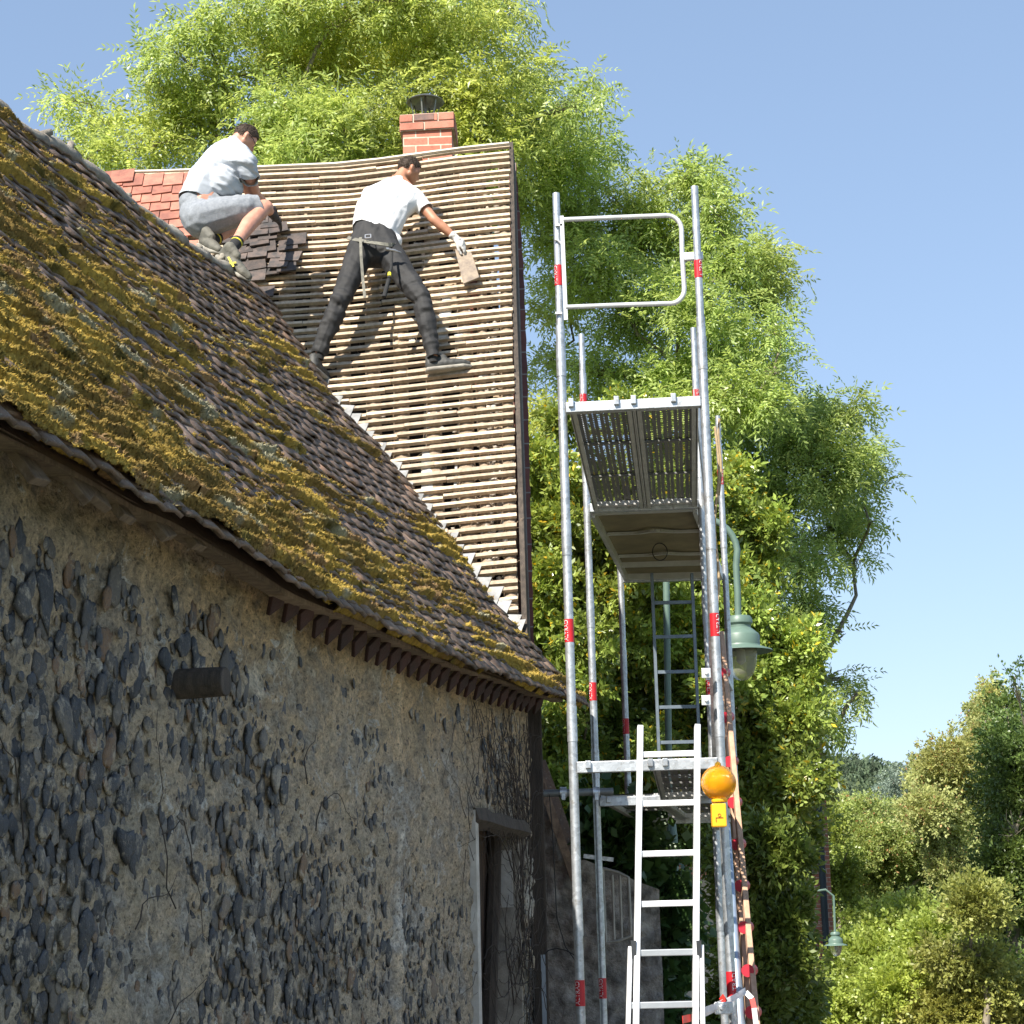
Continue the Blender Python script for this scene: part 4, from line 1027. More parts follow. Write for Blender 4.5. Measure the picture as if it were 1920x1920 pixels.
for x in (1188, 1310): c = LT(x, 1785); mb = MB(); mb.box(c, (.012, 0, 0), (0, .034, 0), (0, 0, .055)); mb.build('guide_bracket', BLK, lad)
# ---- wooden ladder seen nearly edge on, with red round treads ----
RAW = mat_wood('raw_ladder_wood', (.56, .36, .24), (.44, .27, .17), (8, 8, 1), 4, .002, .15)
wl = empty('wooden_ladder', (1.6, 11.0, 0), 'wooden ladder with round red rungs leaning edge-on beside the right scaffold posts', 'ladder')
yA, yB = 12.2, 10.2
def WL(x, y, off=0): return aty(x, y, yA+(yB-yA)*(y-1190)/710.+off)
for (x0, x1, off) in ((1353, 1417, 0), (1349, 1404, .30)):
    a, b = WL(x0, 1190, off), WL(x1, 1905, off); d = (b-a)/np.linalg.norm(b-a); b = b+d*(b[2]/(-d[2]))
    mb = MB(); mb.bar(a, b, .030, .06, (0, 1, 0)); mb.build('rail', RAW, wl, bevel=.004)
for y in (1262, 1345, 1428, 1505, 1583, 1661, 1739, 1820, 1898, 1975):
    t = (y-1190)/710.; x0 = 1346+63*t; a = WL(x0, y, -.09); b = WL(x0+8, y-1, .26); mb = MB(); mb.tube([a, b], .033, 16); mb.build('rung', simple('red_paint', (.50, .015, .035), (.42, .012, .03), 14, .5), wl, True)
# ---- warning lamp ----
def amber():
    q = NM('amber_plastic'); q.set(Base_Color=(1., .62, .04), Roughness=.10); q.b.inputs['Transmission Weight'].default_value = .85; q.b.inputs['IOR'].default_value = 1.3
    v = q.coord(); wv = q.n('ShaderNodeTexWave'); wv.inputs['Scale'].default_value = 60; q.l(v, wv.inputs[0]); q.bump(wv.outputs['Fac'], .002); return q.m
c = aty(1347.5, 1468, 9.75); wlm = empty('warning_lamp', tuple(aty(1347, 1550, 9.75)), 'round amber warning lamp fixed to the right front scaffold post', 'lamp')
R_ = .0865; AM = amber()
mb = MB(); mb.lathe(c, [(R_*math.sin(t), -R_*math.cos(t)*1.0) for t in np.linspace(.35, math.pi-.02, 18)], 32); mb.build('lens', AM, wlm, True)
mb = MB(); mb.lathe(c, [(R_*.80*math.sin(t), -R_*.8*math.cos(t)) for t in np.linspace(.35, math.pi-.02, 14)], 24); mb.build('inner_reflector', simple('orange_reflector', (1., .62, .06), (.95, .5, .03), 9, .3), wlm, True)
mb = MB(); mb.tube([c+np.array([R_*1.0*math.cos(t), 0, R_*math.sin(t)]) for t in np.linspace(0, 6.3, 40)], .0022, 5); mb.bar(c+np.array([.01, .05, -R_-.03]), c+np.array([.01, .26, -R_-.03]), .03, .02); mb.build('seam', simple('amber_seam', (.75, .33, .01)), wlm, True)
mb = MB(); mb.lathe(c+np.array([0, 0, R_]), [(.018, -.004), (.016, .012), (.006, .02), (.001, .021)], 14); mb.build('top_knob', AM, wlm, True)
AMB = simple('amber_case', (.95, .50, .02), (.88, .42, .015), 6, .35)
mb = MB(); mb.lathe(c-np.array([0, 0, R_]), [(.040, .018), (.042, -.004), (.038, -.010)], 20); b0 = aty(1347.5, 1529, 9.75); mb.box(b0, (.036, 0, 0), (0, .036, 0), (0, 0, .058)); mb.build('battery_case', AMB, wlm, bevel=.006)
mb = MB(); f0 = b0+np.array([0, -.0385, -.012]); mb.tube([f0+np.array([.007*math.cos(t), 0, .007*math.sin(t)+.012]) for t in np.linspace(0, 6.3, 12)], .0016, 5); mb.bar(f0+np.array([-.018, 0, 0]), f0+np.array([.018, 0, 0]), .003, .003); mb.bar(f0+np.array([-.018, 0, 0]), f0+np.array([-.018, 0, -.02]), .003, .003, (0, 1, 0)); mb.bar(f0+np.array([0, 0, .005]), f0+np.array([0, 0, -.002]), .003, .003, (0, 1, 0)); mb.build('latch_mark', simple('brown_mark', (.35, .13, .01)), wlm)
# ---- barrier tape and base coupler ----
TAPEW = simple('white_tape', (.78, .77, .78), None, 9, .5); TAPER = simple('red_tape', (.62, .04, .03), None, 9, .5)
mb = MB(); pa = [aty(1318, 1895, 9.6), aty(1340, 1888, 9.9), aty(1362, 1878, 10.0), aty(1385, 1866, 10.05), aty(1398, 1858, 10.1)]
for i in range(4): mb.bar(pa[i], pa[i+1], .003, .03+.006*(i % 2), (0, 0, 1), 0 if i != 1 else 0)
pb = [aty(1398, 1860, 10.08), aty(1410, 1872, 10.0), aty(1414, 1890, 9.98), aty(1418, 1925, 9.98)]
for i in range(3): mb.bar(pb[i], pb[i+1], .026, .003, (0, 1, 0), i % 2)
pc = [aty(1352, 1868, 9.98), aty(1360, 1880, 9.96), aty(1345, 1888, 9.95), aty(1310, 1905, 9.7), aty(1280, 1912, 9.5)]
for i in range(4): mb.bar(pc[i], pc[i+1], .003, .035, (0, 0, 1), 1 if i != 2 else 0)
tag(mb.build('barrier_tape', [TAPEW, TAPER]), 'red and white barrier tape tied round the foot of the right front scaffold post', 'tape')
mb = MB(); c = aty(1357, 1890, 9.95); mb.box(c, (.045, 0, 0), (0, .02, 0), (0, 0, .03)); mb.tube([c+np.array([-.012, -.02, .004]), c+np.array([-.012, -.035, .004])], .016, 6); mb.build('base_coupler', ZINC, scaf, bevel=.004)
# ---- conduit on the wall corner and black cable ----
mb = MB(); a = aty(1018, 1790, 12.4); mb.bar(a, np.array([a[0], a[1], 0]), .028, .02, (0, 1, 0)); tag(mb.build('conduit', simple('grey_conduit', (.36, .40, .44)), None), 'short grey conduit running down the foot of the gable corner', 'pipe')
mb = MB(); mb.tube([aty(x, y, 12.45) for x, y in [(1030, 1490), (1036, 1560), (1040, 1640), (1044, 1720), (1060, 1775), (1078, 1800), (1086, 1812)]], .0035, 5)
mb.tube([aty(x, y, 12.42) for x, y in [(1020, 1791), (1028, 1782), (1044, 1778), (1062, 1782), (1085, 1795)]], .004, 5); tag(mb.build('cable', simple('black_cable', (.015, .015, .015)), None, True), 'thin black cable looping down the grey annex wall', 'cable')
# ---- street lamps ----
LGRN = simple('lamp_green_paint', (.12, .185, .15), (.10, .155, .125), 9, .45)
def glassm():
    q = NM('lamp_glass'); q.set(Base_Color=(.75, .74, .60), Roughness=.25); q.b.inputs['Transmission Weight'].default_value = .75; q.b.inputs['IOR'].default_value = 1.15; return q.m
LGL = glassm()
def street_lamp(Y, head, sc_, post_px, label, arm=None):
    root = empty('street_lamp', tuple(np.array([*aty(post_px[0][0], post_px[0][1], Y)[:2], 0])), label, 'street lamp', 'green street lamps')
    mb = MB()
    if arm is None:
        base = aty(*post_px[0], Y); pts = [np.array([base[0], Y, 0]), np.array([base[0], Y, 1.2])]
        mb.tube([(base[0], Y, 0), (base[0], Y, 2.35)], .043, 16); mb.tube([(base[0], Y, 2.3), (base[0], Y, 2.5)], [.043, .03], 16)
        pts = [np.array([base[0], Y, 2.4])]+[aty(x, y, Y) for x, y in post_px[1:]]
        mb.tube(pts, [.029]*len(pts), 14)
    else:
        mb.tube([aty(x, y, Y) for x, y in post_px], .016, 8)
    mb.build('post', LGRN, root, True)
    c = aty(head[0], head[1], Y); s = sc_
    mb = MB(); mb.lathe(c, [(.03*s, .09*s), (.20*s, .06*s), (.235*s, .0), (.235*s, -.07*s), (.20*s, -.11*s), (.20*s, -.15*s), (.26*s, -.20*s), (.33*s, -.26*s), (.35*s, -.30*s), (.35*s, -.46*s)], 32); mb.build('canopy', LGRN, root, True)
    mb = MB(); mb.lathe(c, [(.34*s, -.44*s), (.36*s, -.49*s), (.56*s, -.56*s), (.575*s, -.585*s), (.55*s, -.58*s), (.33*s, -.54*s), (.30*s, -.54*s)], 36); mb.build('brim', LGRN, root, True)
    mb = MB(); mb.lathe(c, [(.285*s, -.54*s)]+[(.29*s*math.cos(t)**.8 if t < 1.55 else .001, -.60*s-.50*s*math.sin(t)) for t in np.linspace(0, 1.57, 12)], 28); mb.build('glass_bowl', LGL, root, True)
    mb = MB(); mb.lathe(c, [(.001, -.5*s), (.06*s, -.55*s), (.08*s, -.75*s), (.001, -.82*s)], 12); mb.build('bulb', simple('frosted_bulb', (.6, .6, .55)), root, True)
    return root
arc = [(1256, 1560), (1252, 1300), (1249, 1080), (1249, 1045)]+[(1316-67*math.cos(t), 1040-68*math.sin(t)) for t in np.linspace(.15, 3.0, 14)]+[(1380, 1060), (1383, 1110), (1384, 1156)]
street_lamp(16.6, (1386, 1162), .485, [(1268, 1739)]+arc[0:], 'large green street lamp with a curved arm behind the scaffold tower')
street_lamp(27.5, (1566, 1750), .285, [(1515, 1905), (1512, 1700), (1520, 1672), (1548, 1668), (1563, 1680), (1566, 1750)], 'small distant green street lamp hanging low at the right, beside the brick house', arm=1)
# ================= foliage =================
BARK = simple('grey_bark', (.26, .22, .16), (.15, .125, .09), 9, .9, 0, .01, 30, (3, 3, 1))
def leaf_quad(L, W, curl=.15):
    return np.array([[0, 0, 0], [.5*L, W/2, -.02*L], [L, 0, -curl*L], [.5*L, -W/2, -.02*L]])
def rotm(ax, a):
    ax = np.asarray(ax, float); ax = ax/np.linalg.norm(ax); K_ = np.array([[0, -ax[2], ax[1]], [ax[2], 0, -ax[0]], [-ax[1], ax[0], 0]])
    return np.eye(3)+math.sin(a)*K_+(1-math.cos(a))*K_@K_
def tmpl_pinnate(r, L=.27, n=5, ll=.092, lw=.028):
    T = []
    for i in range(n):
        x = L*(.22+.70*i/(n-1)); z = -.35*x*x/L
        for sg in (-1, 1):
            q = leaf_quad(ll*r.uniform(.8, 1.1), lw*r.uniform(.85, 1.2), .25)
            R = rotm((0, 0, 1), sg*r.uniform(.75, 1.15))@rotm((1, 0, 0), r.normal(0, .5)); T.append(q@R.T+np.array([x, 0, z]))
    q = leaf_quad(ll*1.1, lw, .3)@rotm((0, 1, 0), .5).T; T.append(q+np.array([L, 0, -.35*L])); return np.array(T)
def tmpl_cluster(r, n=10, rad=.09, ll=.09, lw=.035):
    T = []
    for i in range(n):
        x = r.uniform(0, rad*2.2); a = r.uniform(0, 6.28); q = leaf_quad(ll*r.uniform(.7, 1.15), lw*r.uniform(.8, 1.15), .12)
        R = rotm((1, 0, 0), a)@rotm((0, 0, 1), r.uniform(.4, 1.2))@rotm((1, 0, 0), r.normal(0, .5)); T.append(q@R.T+np.array([x, 0, 0]))
    return np.array(T)
def foliage(name, pos, dirs, tmpls, r, mat, parent, smin=.8, smax_=1.2, tint=None, droop=.35):
    Vs = []; Cs = []; n = len(pos); which = r.randint(0, len(tmpls), n)
    d = dirs/np.linalg.norm(dirs, axis=1)[:, None]; d[:, 2] -= droop*r.rand(n); d /= np.linalg.norm(d, axis=1)[:, None]
    up = np.tile([0, 0, 1.], (n, 1))+r.normal(0, .45, (n, 3)); y = np.cross(up, d); y /= np.linalg.norm(y, axis=1)[:, None]; z = np.cross(d, y)
    R = np.stack([d, y, z], 1)*r.uniform(smin, smax_, n)[:, None, None]
    for k, T in enumerate(tmpls):
        w_ = np.where(which == k)[0]
        if not len(w_): continue
        V = np.einsum('lvi,nij->nlvj', T, R[w_])+pos[w_][:, None, None, :]
        Vs.append(V.reshape(-1, 3)); c = np.repeat(tint[w_], T.shape[0]*4, 0) if tint is not None else np.ones((V.size//3, 3)); Cs.append(c)
    V = np.concatenate(Vs); return npmesh(name, V, np.arange(len(V)).reshape(-1, 4), mat, parent, False, col=np.concatenate(Cs))
def tree(label, base_px, Y, blobs, n, tmpls, mat, seed, cat='tree', name='tree', group=None, gap=.12, gs=.9, trunk=.22, bark=BARK, twigs=5, droop=.35, smin=.8, smax_=1.2, tintv=.18, limb=.10, hi=.42, fill=0., tr_top=None, sub=13, subr=.42, wild=.25, flat=1.):
    r = np.random.RandomState(seed); b = aty(base_px[0], base_px[1], Y)
    root = empty(name, (b[0], Y, 0), label, cat, group)
    C_, R_ = [], []
    for q in blobs:
        px, py, rx, ry = q[:4]; yy = Y+(q[4] if len(q) > 4 else r.uniform(-1, 1)*.04*Y); c = aty(px, py, yy); m = yy/3600.
        C_.append(c); R_.append([rx*m, (rx+ry)/2*m*1.1*flat, ry*m])
    C_ = np.array(C_); R_ = np.array(R_); wt = (R_[:, 0]*R_[:, 2])*(R_[:, 1]**.5); wt /= wt.sum()
    bi = r.choice(len(C_), n*2, p=wt); u = r.normal(0, 1, (n*2, 3)); u /= np.linalg.norm(u, axis=1)[:, None]; rad = r.rand(n*2)**hi*np.where(r.rand(n*2) < .12, 1.28, 1.)
    ns_ = sub; us = r.normal(0, 1, (len(C_), ns_, 3)); us /= np.linalg.norm(us, axis=2)[:, :, None]; us *= (r.rand(len(C_), ns_, 1)**.45)*r.choice([.8, .95, 1.15], (len(C_), ns_, 1))
    sj = r.randint(0, ns_, n*2); SC = C_[bi]+us[bi, sj]*R_[bi]; sr = r.uniform(.6, 1.35, (len(C_), ns_))[bi, sj]*subr
    pos = SC+u*(rad*sr)[:, None]*R_[bi]*np.array([1.25, 1.1, .62])*(1+.38*noise(u*2.1+bi[:, None]*7.3)+.2*noise(u*5+bi[:, None]*3.1))[:, None]
    f = fbm(pos*gs+seed, 3); keep = f > -gap*2+.0; pos, u, bi, f, SCk = pos[keep][:n], u[keep][:n], bi[keep][:n], f[keep][:n], SC[keep][:n]
    hue = fbm(pos*.35+50, 2); v = 1+tintv*2*f+r.normal(0, tintv*.6, len(pos))+.16*noise(SCk*3.1)
    tint = np.stack([v*(1+.16*hue), v, v*(1-.2*hue)], 1).clip(.2, 2.2)
    dirs = u+wild*r.normal(0, 1, u.shape)
    foliage('foliage', pos, dirs, tmpls, r, mat, root, smin, smax_, tint, droop)
    # limbs
    segs = []; tb = np.array([b[0], Y, 0.]); top = C_.mean(0) if tr_top is None else aty(*tr_top, Y)
    fork = tb*.5+top*.5; fork[2] = max(top[2]*.42, 1.); fork[0] = tb[0]*.7+top[0]*.3
    segs.append(([tb, tb*.6+fork*.4+r.normal(0, .05, 3), fork], [trunk, trunk*.85, trunk*.7])); 
    hub = top*.45+fork*.55
    dist = np.linalg.norm(C_-hub, axis=1); order = np.argsort(dist); done = []; dep = {}
    for ci in order:
        c, rr = C_[ci], R_[ci]
        if done:
            cost = [np.linalg.norm(C_[j]-c)+.35*dist[j] for j in done]; jb = done[int(np.argmin(cost))]
            if dist[ci] < .9*min(cost): jb = None
        else: jb = None
        st_ = hub if jb is None else C_[jb]; dd = 0 if jb is None else dep[jb]+1; dep[ci] = dd; done.append(ci)
        w_ = limb*(.72**dd); mid = st_*.5+c*.5+r.normal(0, .13, 3)*np.linalg.norm(c-st_)*np.array([1, 1, .6])+np.array([0, 0, .05*np.linalg.norm(c-st_)])
        q1_ = (st_+mid)/2+r.normal(0, .05, 3)*rr.mean(); q2_ = (mid+c)/2+r.normal(0, .06, 3)*rr.mean()
        segs.append(([st_, q1_, mid, q2_, c], [w_, w_*.88, w_*.75, w_*.6, w_*.5]))
        for k in range(ns_):
            e = c+us[ci, k]*rr*.95; s_ = (q2_ if k % 2 else c); m_ = (s_+e)/2+r.normal(0, .12, 3)*rr; segs.append(([s_, m_, e], [w_*.3, w_*.19, w_*.08]))
    segs.append(([fork, hub], [trunk*.7, trunk*.5]))
    V_, F_ = tubes_np(segs, 6); npmesh('trunk', V_, F_, bark, root, True)
    return root
r0 = np.random.RandomState(11)
ASH = [tmpl_pinnate(r0, L=r0.uniform(.26, .38), n=r0.randint(4, 7)) for _ in range(10)]
LAU = [tmpl_cluster(r0, 11, .09, .085, .034) for _ in range(10)]
SML = [tmpl_cluster(r0, 13, .15, .075, .038) for _ in range(8)]
BIGC = [tmpl_cluster(r0, 14, .22, .13, .07) for _ in range(8)]
M_ASH = leafmat('ash_leaf', (.27, .345, .09), (.43, .50, .16), .45, .38)
M_ASHD = leafmat('ash_leaf_cool', (.20, .28, .08), (.34, .41, .13), .42, .4)
M_LAU = leafmat('laurel_leaf', (.16, .225, .04), (.30, .36, .08), .28, .28, (.60, .42, .04))
# big tree behind the house
A_ = [(125, 190, 38, 30), (180, 225, 55, 40), (120, 265, 35, 25), (230, 285, 75, 45), (160, 300, 50, 25), (330, 100, 55, 45), (390, 60, 65, 45), (290, 150, 40, 35), (420, 150, 85, 60), (320, 230, 75, 60), (440, 260, 95, 60), (540, 100, 90, 70), (550, 210, 95, 70), (680, 110, 90, 70), (660, 230, 95, 70), (790, 80, 90, 70), (780, 200, 95, 75), (900, 70, 70, 60), (890, 180, 90, 75), (900, 270, 80, 50), (990, 130, 45, 50), (1000, 210, 75, 65), (1080, 200, 50, 50), (1110, 150, 22, 28), (1125, 255, 32, 38), (1060, 300, 75, 55), (520, 10, 130, 40), (760, -10, 170, 60), (640, 20, 90, 40), (920, 10, 60, 40), (550, 320, 140, 60), (750, 320, 140, 60), (940, 360, 90, 60)]
tree('tall feathery ash tree spreading behind the tiled ridge and chimney', (760, 1700), 25., A_, 11500, ASH, M_ASH, 1, gap=.10, gs=2.6, sub=20, subr=.62, wild=.9, trunk=.3, limb=.07, hi=.6, twigs=7, name='ash_tree', group='feathery ash trees', tintv=.20)
B_ = [(1465, 680, 35, 28), (1440, 755, 55, 32), (1040, 400, 70, 65), (1150, 370, 85, 55), (1260, 340, 60, 35), (1300, 330, 50, 30), (1340, 390, 55, 50), (1230, 440, 95, 70), (1110, 490, 85, 65), (1380, 470, 60, 50), (1430, 540, 55, 50), (1440, 480, 30, 25), (1310, 560, 90, 70), (1190, 590, 85, 60), (1450, 620, 38, 40), (1380, 660, 65, 45), (1060, 560, 60, 40), (1270, 690, 90, 50), (1030, 680, 40, 55), (1360, 740, 80, 45), (1120, 700, 70, 45), (1020, 780, 40, 35), (1250, 800, 90, 50), (1450, 700, 25, 20)]
tree('feathery ash tree rising directly behind the top of the scaffold tower', (1180, 1700), 27., B_, 7600, ASH, M_ASH, 2, gap=.09, gs=2.6, sub=20, subr=.62, wild=.9, trunk=.28, limb=.07, hi=.6, twigs=8, name='ash_tree', group='feathery ash trees', tintv=.22)
C2_ = [(1440, 800, 40, 30), (1420, 740, 35, 25), (1500, 770, 40, 25), (1640, 850, 20, 20), (1600, 960, 40, 35), (1530, 770, 45, 30), (1600, 765, 32, 25), (1500, 830, 55, 45), (1590, 850, 50, 40), (1625, 910, 30, 30), (1530, 900, 60, 45), (1450, 920, 60, 50), (1560, 985, 50, 30), (1630, 980, 18, 16), (1600, 1050, 25, 16), (1430, 1020, 70, 55), (1500, 1060, 55, 40), (1400, 860, 55, 50), (1510, 1140, 45, 35), (1570, 1185, 25, 18), (1480, 1210, 55, 45), (1560, 1270, 38, 24), (1610, 1300, 18, 12), (1520, 1330, 50, 30), (1570, 1360, 30, 16), (1400, 950, 60, 50), (1380, 780, 50, 35)]
tree('dark green ash tree with ragged drooping edge against the sky at the right', (1440, 1700), 29., C2_, 6200, ASH, M_ASHD, 3, gap=.09, gs=2.6, sub=20, subr=.62, wild=.9, trunk=.22, limb=.055, hi=.6, twigs=7, name='ash_tree', group='feathery ash trees', droop=.6)
# laurel-like thicket behind the scaffold
L_ = []
rl = np.random.RandomState(5)
for yy_, x0, x1 in [(860, 1010, 1060), (930, 1000, 1400), (1000, 1000, 1430), (1070, 1010, 1450), (1140, 1000, 1470), (1210, 1010, 1500), (1280, 1010, 1500), (1350, 1010, 1510), (1420, 1010, 1500), (1490, 1030, 1510), (1560, 1060, 1520)]:
    x = x0
    while x <= x1+5: L_.append((x+rl.uniform(-12, 12), yy_+rl.uniform(-12, 12), 44, 40, rl.uniform(-.8, .8))); x += 68
L_ += [(1180, 760, 22, 28, 0), (1060, 800, 30, 30, 0), (1300, 870, 50, 30, .5), (1380, 900, 35, 30, .5)]
tree('dense broadleaf tree with glossy yellow-green leaves behind the scaffold', (1250, 1720), 20.5, L_, 26000, LAU, M_LAU, 4, sub=16, subr=.42, cat='tree', name='bay_tree', gap=.22, gs=1.3, trunk=.2, limb=.05, twigs=3, droop=.1, tintv=.28, hi=.36, flat=1.3)
L2_ = []
for yy_, x0, x1 in [(1600, 1400, 1510), (1670, 1390, 1500), (1740, 1400, 1510), (1810, 1400, 1500), (1880, 1400, 1500), (1950, 1400, 1500)]:
    x = x0
    while x <= x1+5: L2_.append((x+rl.uniform(-10, 10), yy_+rl.uniform(-10, 10), 44, 40, rl.uniform(-.6, .6))); x += 62
tree('lower leafy shrub at the right of the wooden ladder, in front of the brick house', (1450, 1800), 19.0, L2_, 9000, LAU, leafmat('shrub_leaf', (.10, .15, .03), (.20, .25, .055), .26, .32), 6, cat='shrub', name='shrub', gap=.16, gs=1.4, trunk=.08, limb=.04, twigs=3, droop=.1, tintv=.28, hi=.36)
# brick house glimpsed through the leaves
bh = empty('brick_house', tuple(np.array([*aty(1460, 1739, 34)[:2], 0])), 'red brick house mostly hidden by leaves, its corner above the far lamp', 'house')
a = aty(1542, 1380, 34.); mb = MB(); mb.box((a[0]-1.6, 36., a[2]/2), (1.6, 0, 0), (0, 2., 0), (0, 0, a[2]/2)); mb.build('wall', mat_brick('far_brick', (.42, .16, .11), (.32, .12, .085), (.5, .42, .36)), bh)
mb = MB(); mb.add([(a[0]-3.3, 33.9, a[2]), (a[0]+.05, 33.9, a[2]), (a[0]+.05, 38.1, a[2]), (a[0]-3.3, 38.1, a[2]), (a[0]-3.3, 36, a[2]+1.5), (a[0]+.05, 36, a[2]+1.5)], [(0, 1, 5, 4), (2, 3, 4, 5), (0, 4, 3), (1, 2, 5), (0, 3, 2, 1)]); mb.build('roof', OLDTILE, bh)
mb = MB(); q = aty(1543, 1600, 33.9); mb.tube([(q[0]-.03, 33.9, a[2]-.1), (q[0]-.03, 33.9, 0)], .06, 8); mb.build('downpipe', simple('black_pipe', (.02, .03, .04)), bh)
# ---- background trees to the right ----
M_TAN = leafmat('dry_tan_leaf', (.27, .31, .10), (.38, .40, .15), .32, .6, (.48, .30, .14))
M_LIME = leafmat('lime_leaf', (.22, .30, .06), (.36, .44, .11), .38, .4)
M_OLV = leafmat('olive_leaf', (.20, .26, .07), (.33, .38, .12), .35, .5, (.46, .27, .12))
M_DK = leafmat('dark_leaf', (.07, .12, .03), (.14, .20, .05), .25, .4)
M_CED = leafmat('cedar_needle', (.16, .20, .14), (.24, .28, .20), .2, .6)
TWIGB = simple('pale_twig_bark', (.42, .38, .32), (.30, .26, .21), 12, .9)
tree('olive green tree dotted with orange leaves in the middle of the right background', (1680, 1800), 46., [(1560, 1520, 25, 25), (1610, 1535, 40, 35), (1680, 1545, 45, 35), (1600, 1590, 60, 45), (1680, 1590, 60, 50), (1745, 1560, 40, 40), (1620, 1640, 60, 50), (1700, 1670, 60, 50), (1760, 1620, 45, 50), (1580, 1700, 40, 50), (1650, 1720, 60, 45), (1720, 1740, 50, 45)], 14000, SML, M_OLV, 21, sub=22, subr=.34, name='leafy_tree', bark=TWIGB, limb=.06, gap=.16, gs=.8, twigs=9, droop=.1, hi=.38)
tree('tall sandy yellow tree with pale bare stems at the right, left of the dark tree', (1800, 1800), 42., [(1790, 1430, 45, 40), (1770, 1470, 45, 35), (1840, 1420, 40, 50), (1850, 1350, 28, 45), (1860, 1300, 16, 24), (1820, 1500, 50, 40), (1760, 1540, 40, 40), (1840, 1570, 45, 45), (1790, 1620, 40, 45), (1750, 1450, 25, 25), (1730, 1520, 35, 30)], 10000, SML, M_TAN, 22, sub=22, subr=.34, name='dry_leaved_tree', bark=TWIGB, limb=.05, gap=.18, gs=.9, twigs=10, droop=.0, hi=.4)
tree('pale blue-green cedar with sweeping boughs on the skyline at the right', (1720, 1700), 55., [(1715, 1450, 40, 16), (1740, 1430, 30, 12), (1700, 1480, 50, 18), (1730, 1500, 50, 22), (1680, 1465, 20, 10)], 2600, SML, M_CED, 23, name='cedar', limb=.05, gap=.25, twigs=4, droop=.8)
tree('dark green tree cropped by the right edge of the view', (1900, 1800), 33., [(1890, 1330, 22, 22), (1900, 1400, 38, 45), (1885, 1480, 40, 45), (1905, 1560, 50, 50), (1890, 1640, 50, 50), (1870, 1720, 50, 45), (1900, 1780, 60, 50), (1880, 1860, 50, 50), (1900, 1270, 14, 10), (1930, 1450, 50, 90), (1940, 1650, 50, 90)], 10000, SML, M_DK, 24, sub=22, subr=.34, name='dark_tree', limb=.06, gap=.14, droop=.2, hi=.38)
tree('bright lime green bush with glossy leaves low in the right background', (1700, 1850), 30., [(1700, 1740, 55, 35), (1650, 1790, 60, 40), (1720, 1800, 60, 45), (1770, 1750, 45, 35), (1635, 1865, 45, 40), (1690, 1870, 60, 45), (1760, 1860, 50, 45), (1560, 1890, 45, 40), (1640, 1930, 70, 40)], 11000, SML, M_LIME, 25, sub=20, subr=.36, cat='bush', name='bush', trunk=.06, limb=.03, gap=.14, droop=.1, hi=.36)
tree('yellowish bush in the bottom right corner of the view', (1840, 1850), 28., [(1830, 1700, 35, 35), (1820, 1780, 50, 45), (1850, 1850, 50, 50), (1790, 1900, 60, 40), (1890, 1900, 50, 40)], 5000, SML, leafmat('yellow_leaf', (.20, .24, .06), (.34, .36, .10), .3, .5), 26, sub=20, subr=.36, cat='bush', name='bush', trunk=.06, limb=.03, gap=.14, droop=.1, hi=.38)
tree('mid green leafy bush below the far lamp, beside the brick house', (1570, 1850), 42., [(1560, 1560, 25, 40), (1570, 1640, 35, 45), (1580, 1720, 40, 40), (1565, 1800, 35, 35), (1600, 1800, 30, 30)], 3500, SML, leafmat('mid_leaf', (.15, .21, .04), (.26, .32, .07), .3, .4), 27, cat='bush', name='bush', limb=.04, gap=.14, hi=.38)
# far woods: nobody could count these
rf = np.random.RandomState(9); n = 30000
X = rf.uniform(20, 260, n); Y = rf.uniform(380, 640, n); prof = np.interp(X/Y*3600+960, [1300, 1540, 1600, 1650, 1690, 1730, 1800, 2000], [44, 44, 43, 41.5, 39.5, 40, 43, 52])
Z = prof*np.clip((Y-380)/170, 0, 1)**.9*(Y/560)+1.2*fbm(v3(X/35, Y/35, 0), 4)-1
bm = bmesh.new(); bmesh.ops.create_icosphere(bm, subdivisions=1, radius=1); I1 = np.array([v.co[:] for v in bm.verts]); F1 = np.array([[v.index for v in f.verts] for f in bm.faces]); bm.free()
rr = rf.uniform(1.3, 3.6, n); Vf = (I1[None]*rr[:, None, None]*np.array([1, 1, 1.15])+np.stack([X, Y, Z+1.6+rf.uniform(-1, 1.6, n)], 1)[:, None, :]); Vf += rf.normal(0, .22, Vf.shape)*1
col = np.repeat(rf.uniform(.6, 1.3, n)[:, None]*np.array([1, 1, 1]), len(I1), 0)
qm = NM('distant_canopy'); at = qm.n('ShaderNodeAttribute', attribute_name='tint'); qm.set(Base_Color=qm.mix(1., (.05, .08, .045), at.outputs[0], 'MULTIPLY'), Roughness=1.)
k_ = rf.choice(n, 15000); fp = np.stack([X, Y, Z+1.], 1)[k_]; lv = (1+.55*noise(fp/5.)+.25*rf.normal(0, 1, len(k_)))[:, None].clip(.3, 2)*np.array([1, 1, 1.]); fo = foliage('forest', fp, rf.normal(0, 1, (len(k_), 3))+np.array([0, -.3, .8]), BIGC, rf, leafmat('distant_leaf', (.055, .085, .05), (.10, .14, .075), .2, .8), None, 6, 12, lv, .0); tag(fo, 'far wooded hillside on the horizon at the right', 'forest', kind='stuff')
# middle-distance hedge line closing the view under the hill
n = 9000; X = rf.uniform(8, 62, n); Y = rf.uniform(75, 125, n); Z = rf.uniform(0, 1, n)**.7*(4.6+1.6*fbm(v3(X/6, Y/6, 3), 3))*(Y/95)
pos = np.stack([X, Y, Z], 1); v = 1+.4*fbm(pos*.15, 3)
tag(foliage('woodland', pos, rf.normal(0, 1, (n, 3)), BIGC, rf, M_OLV, None, 3.5, 6., np.stack([v, v, v*.9], 1), .1), 'pale olive woodland filling the valley beyond the bushes', 'woodland', kind='stuff')
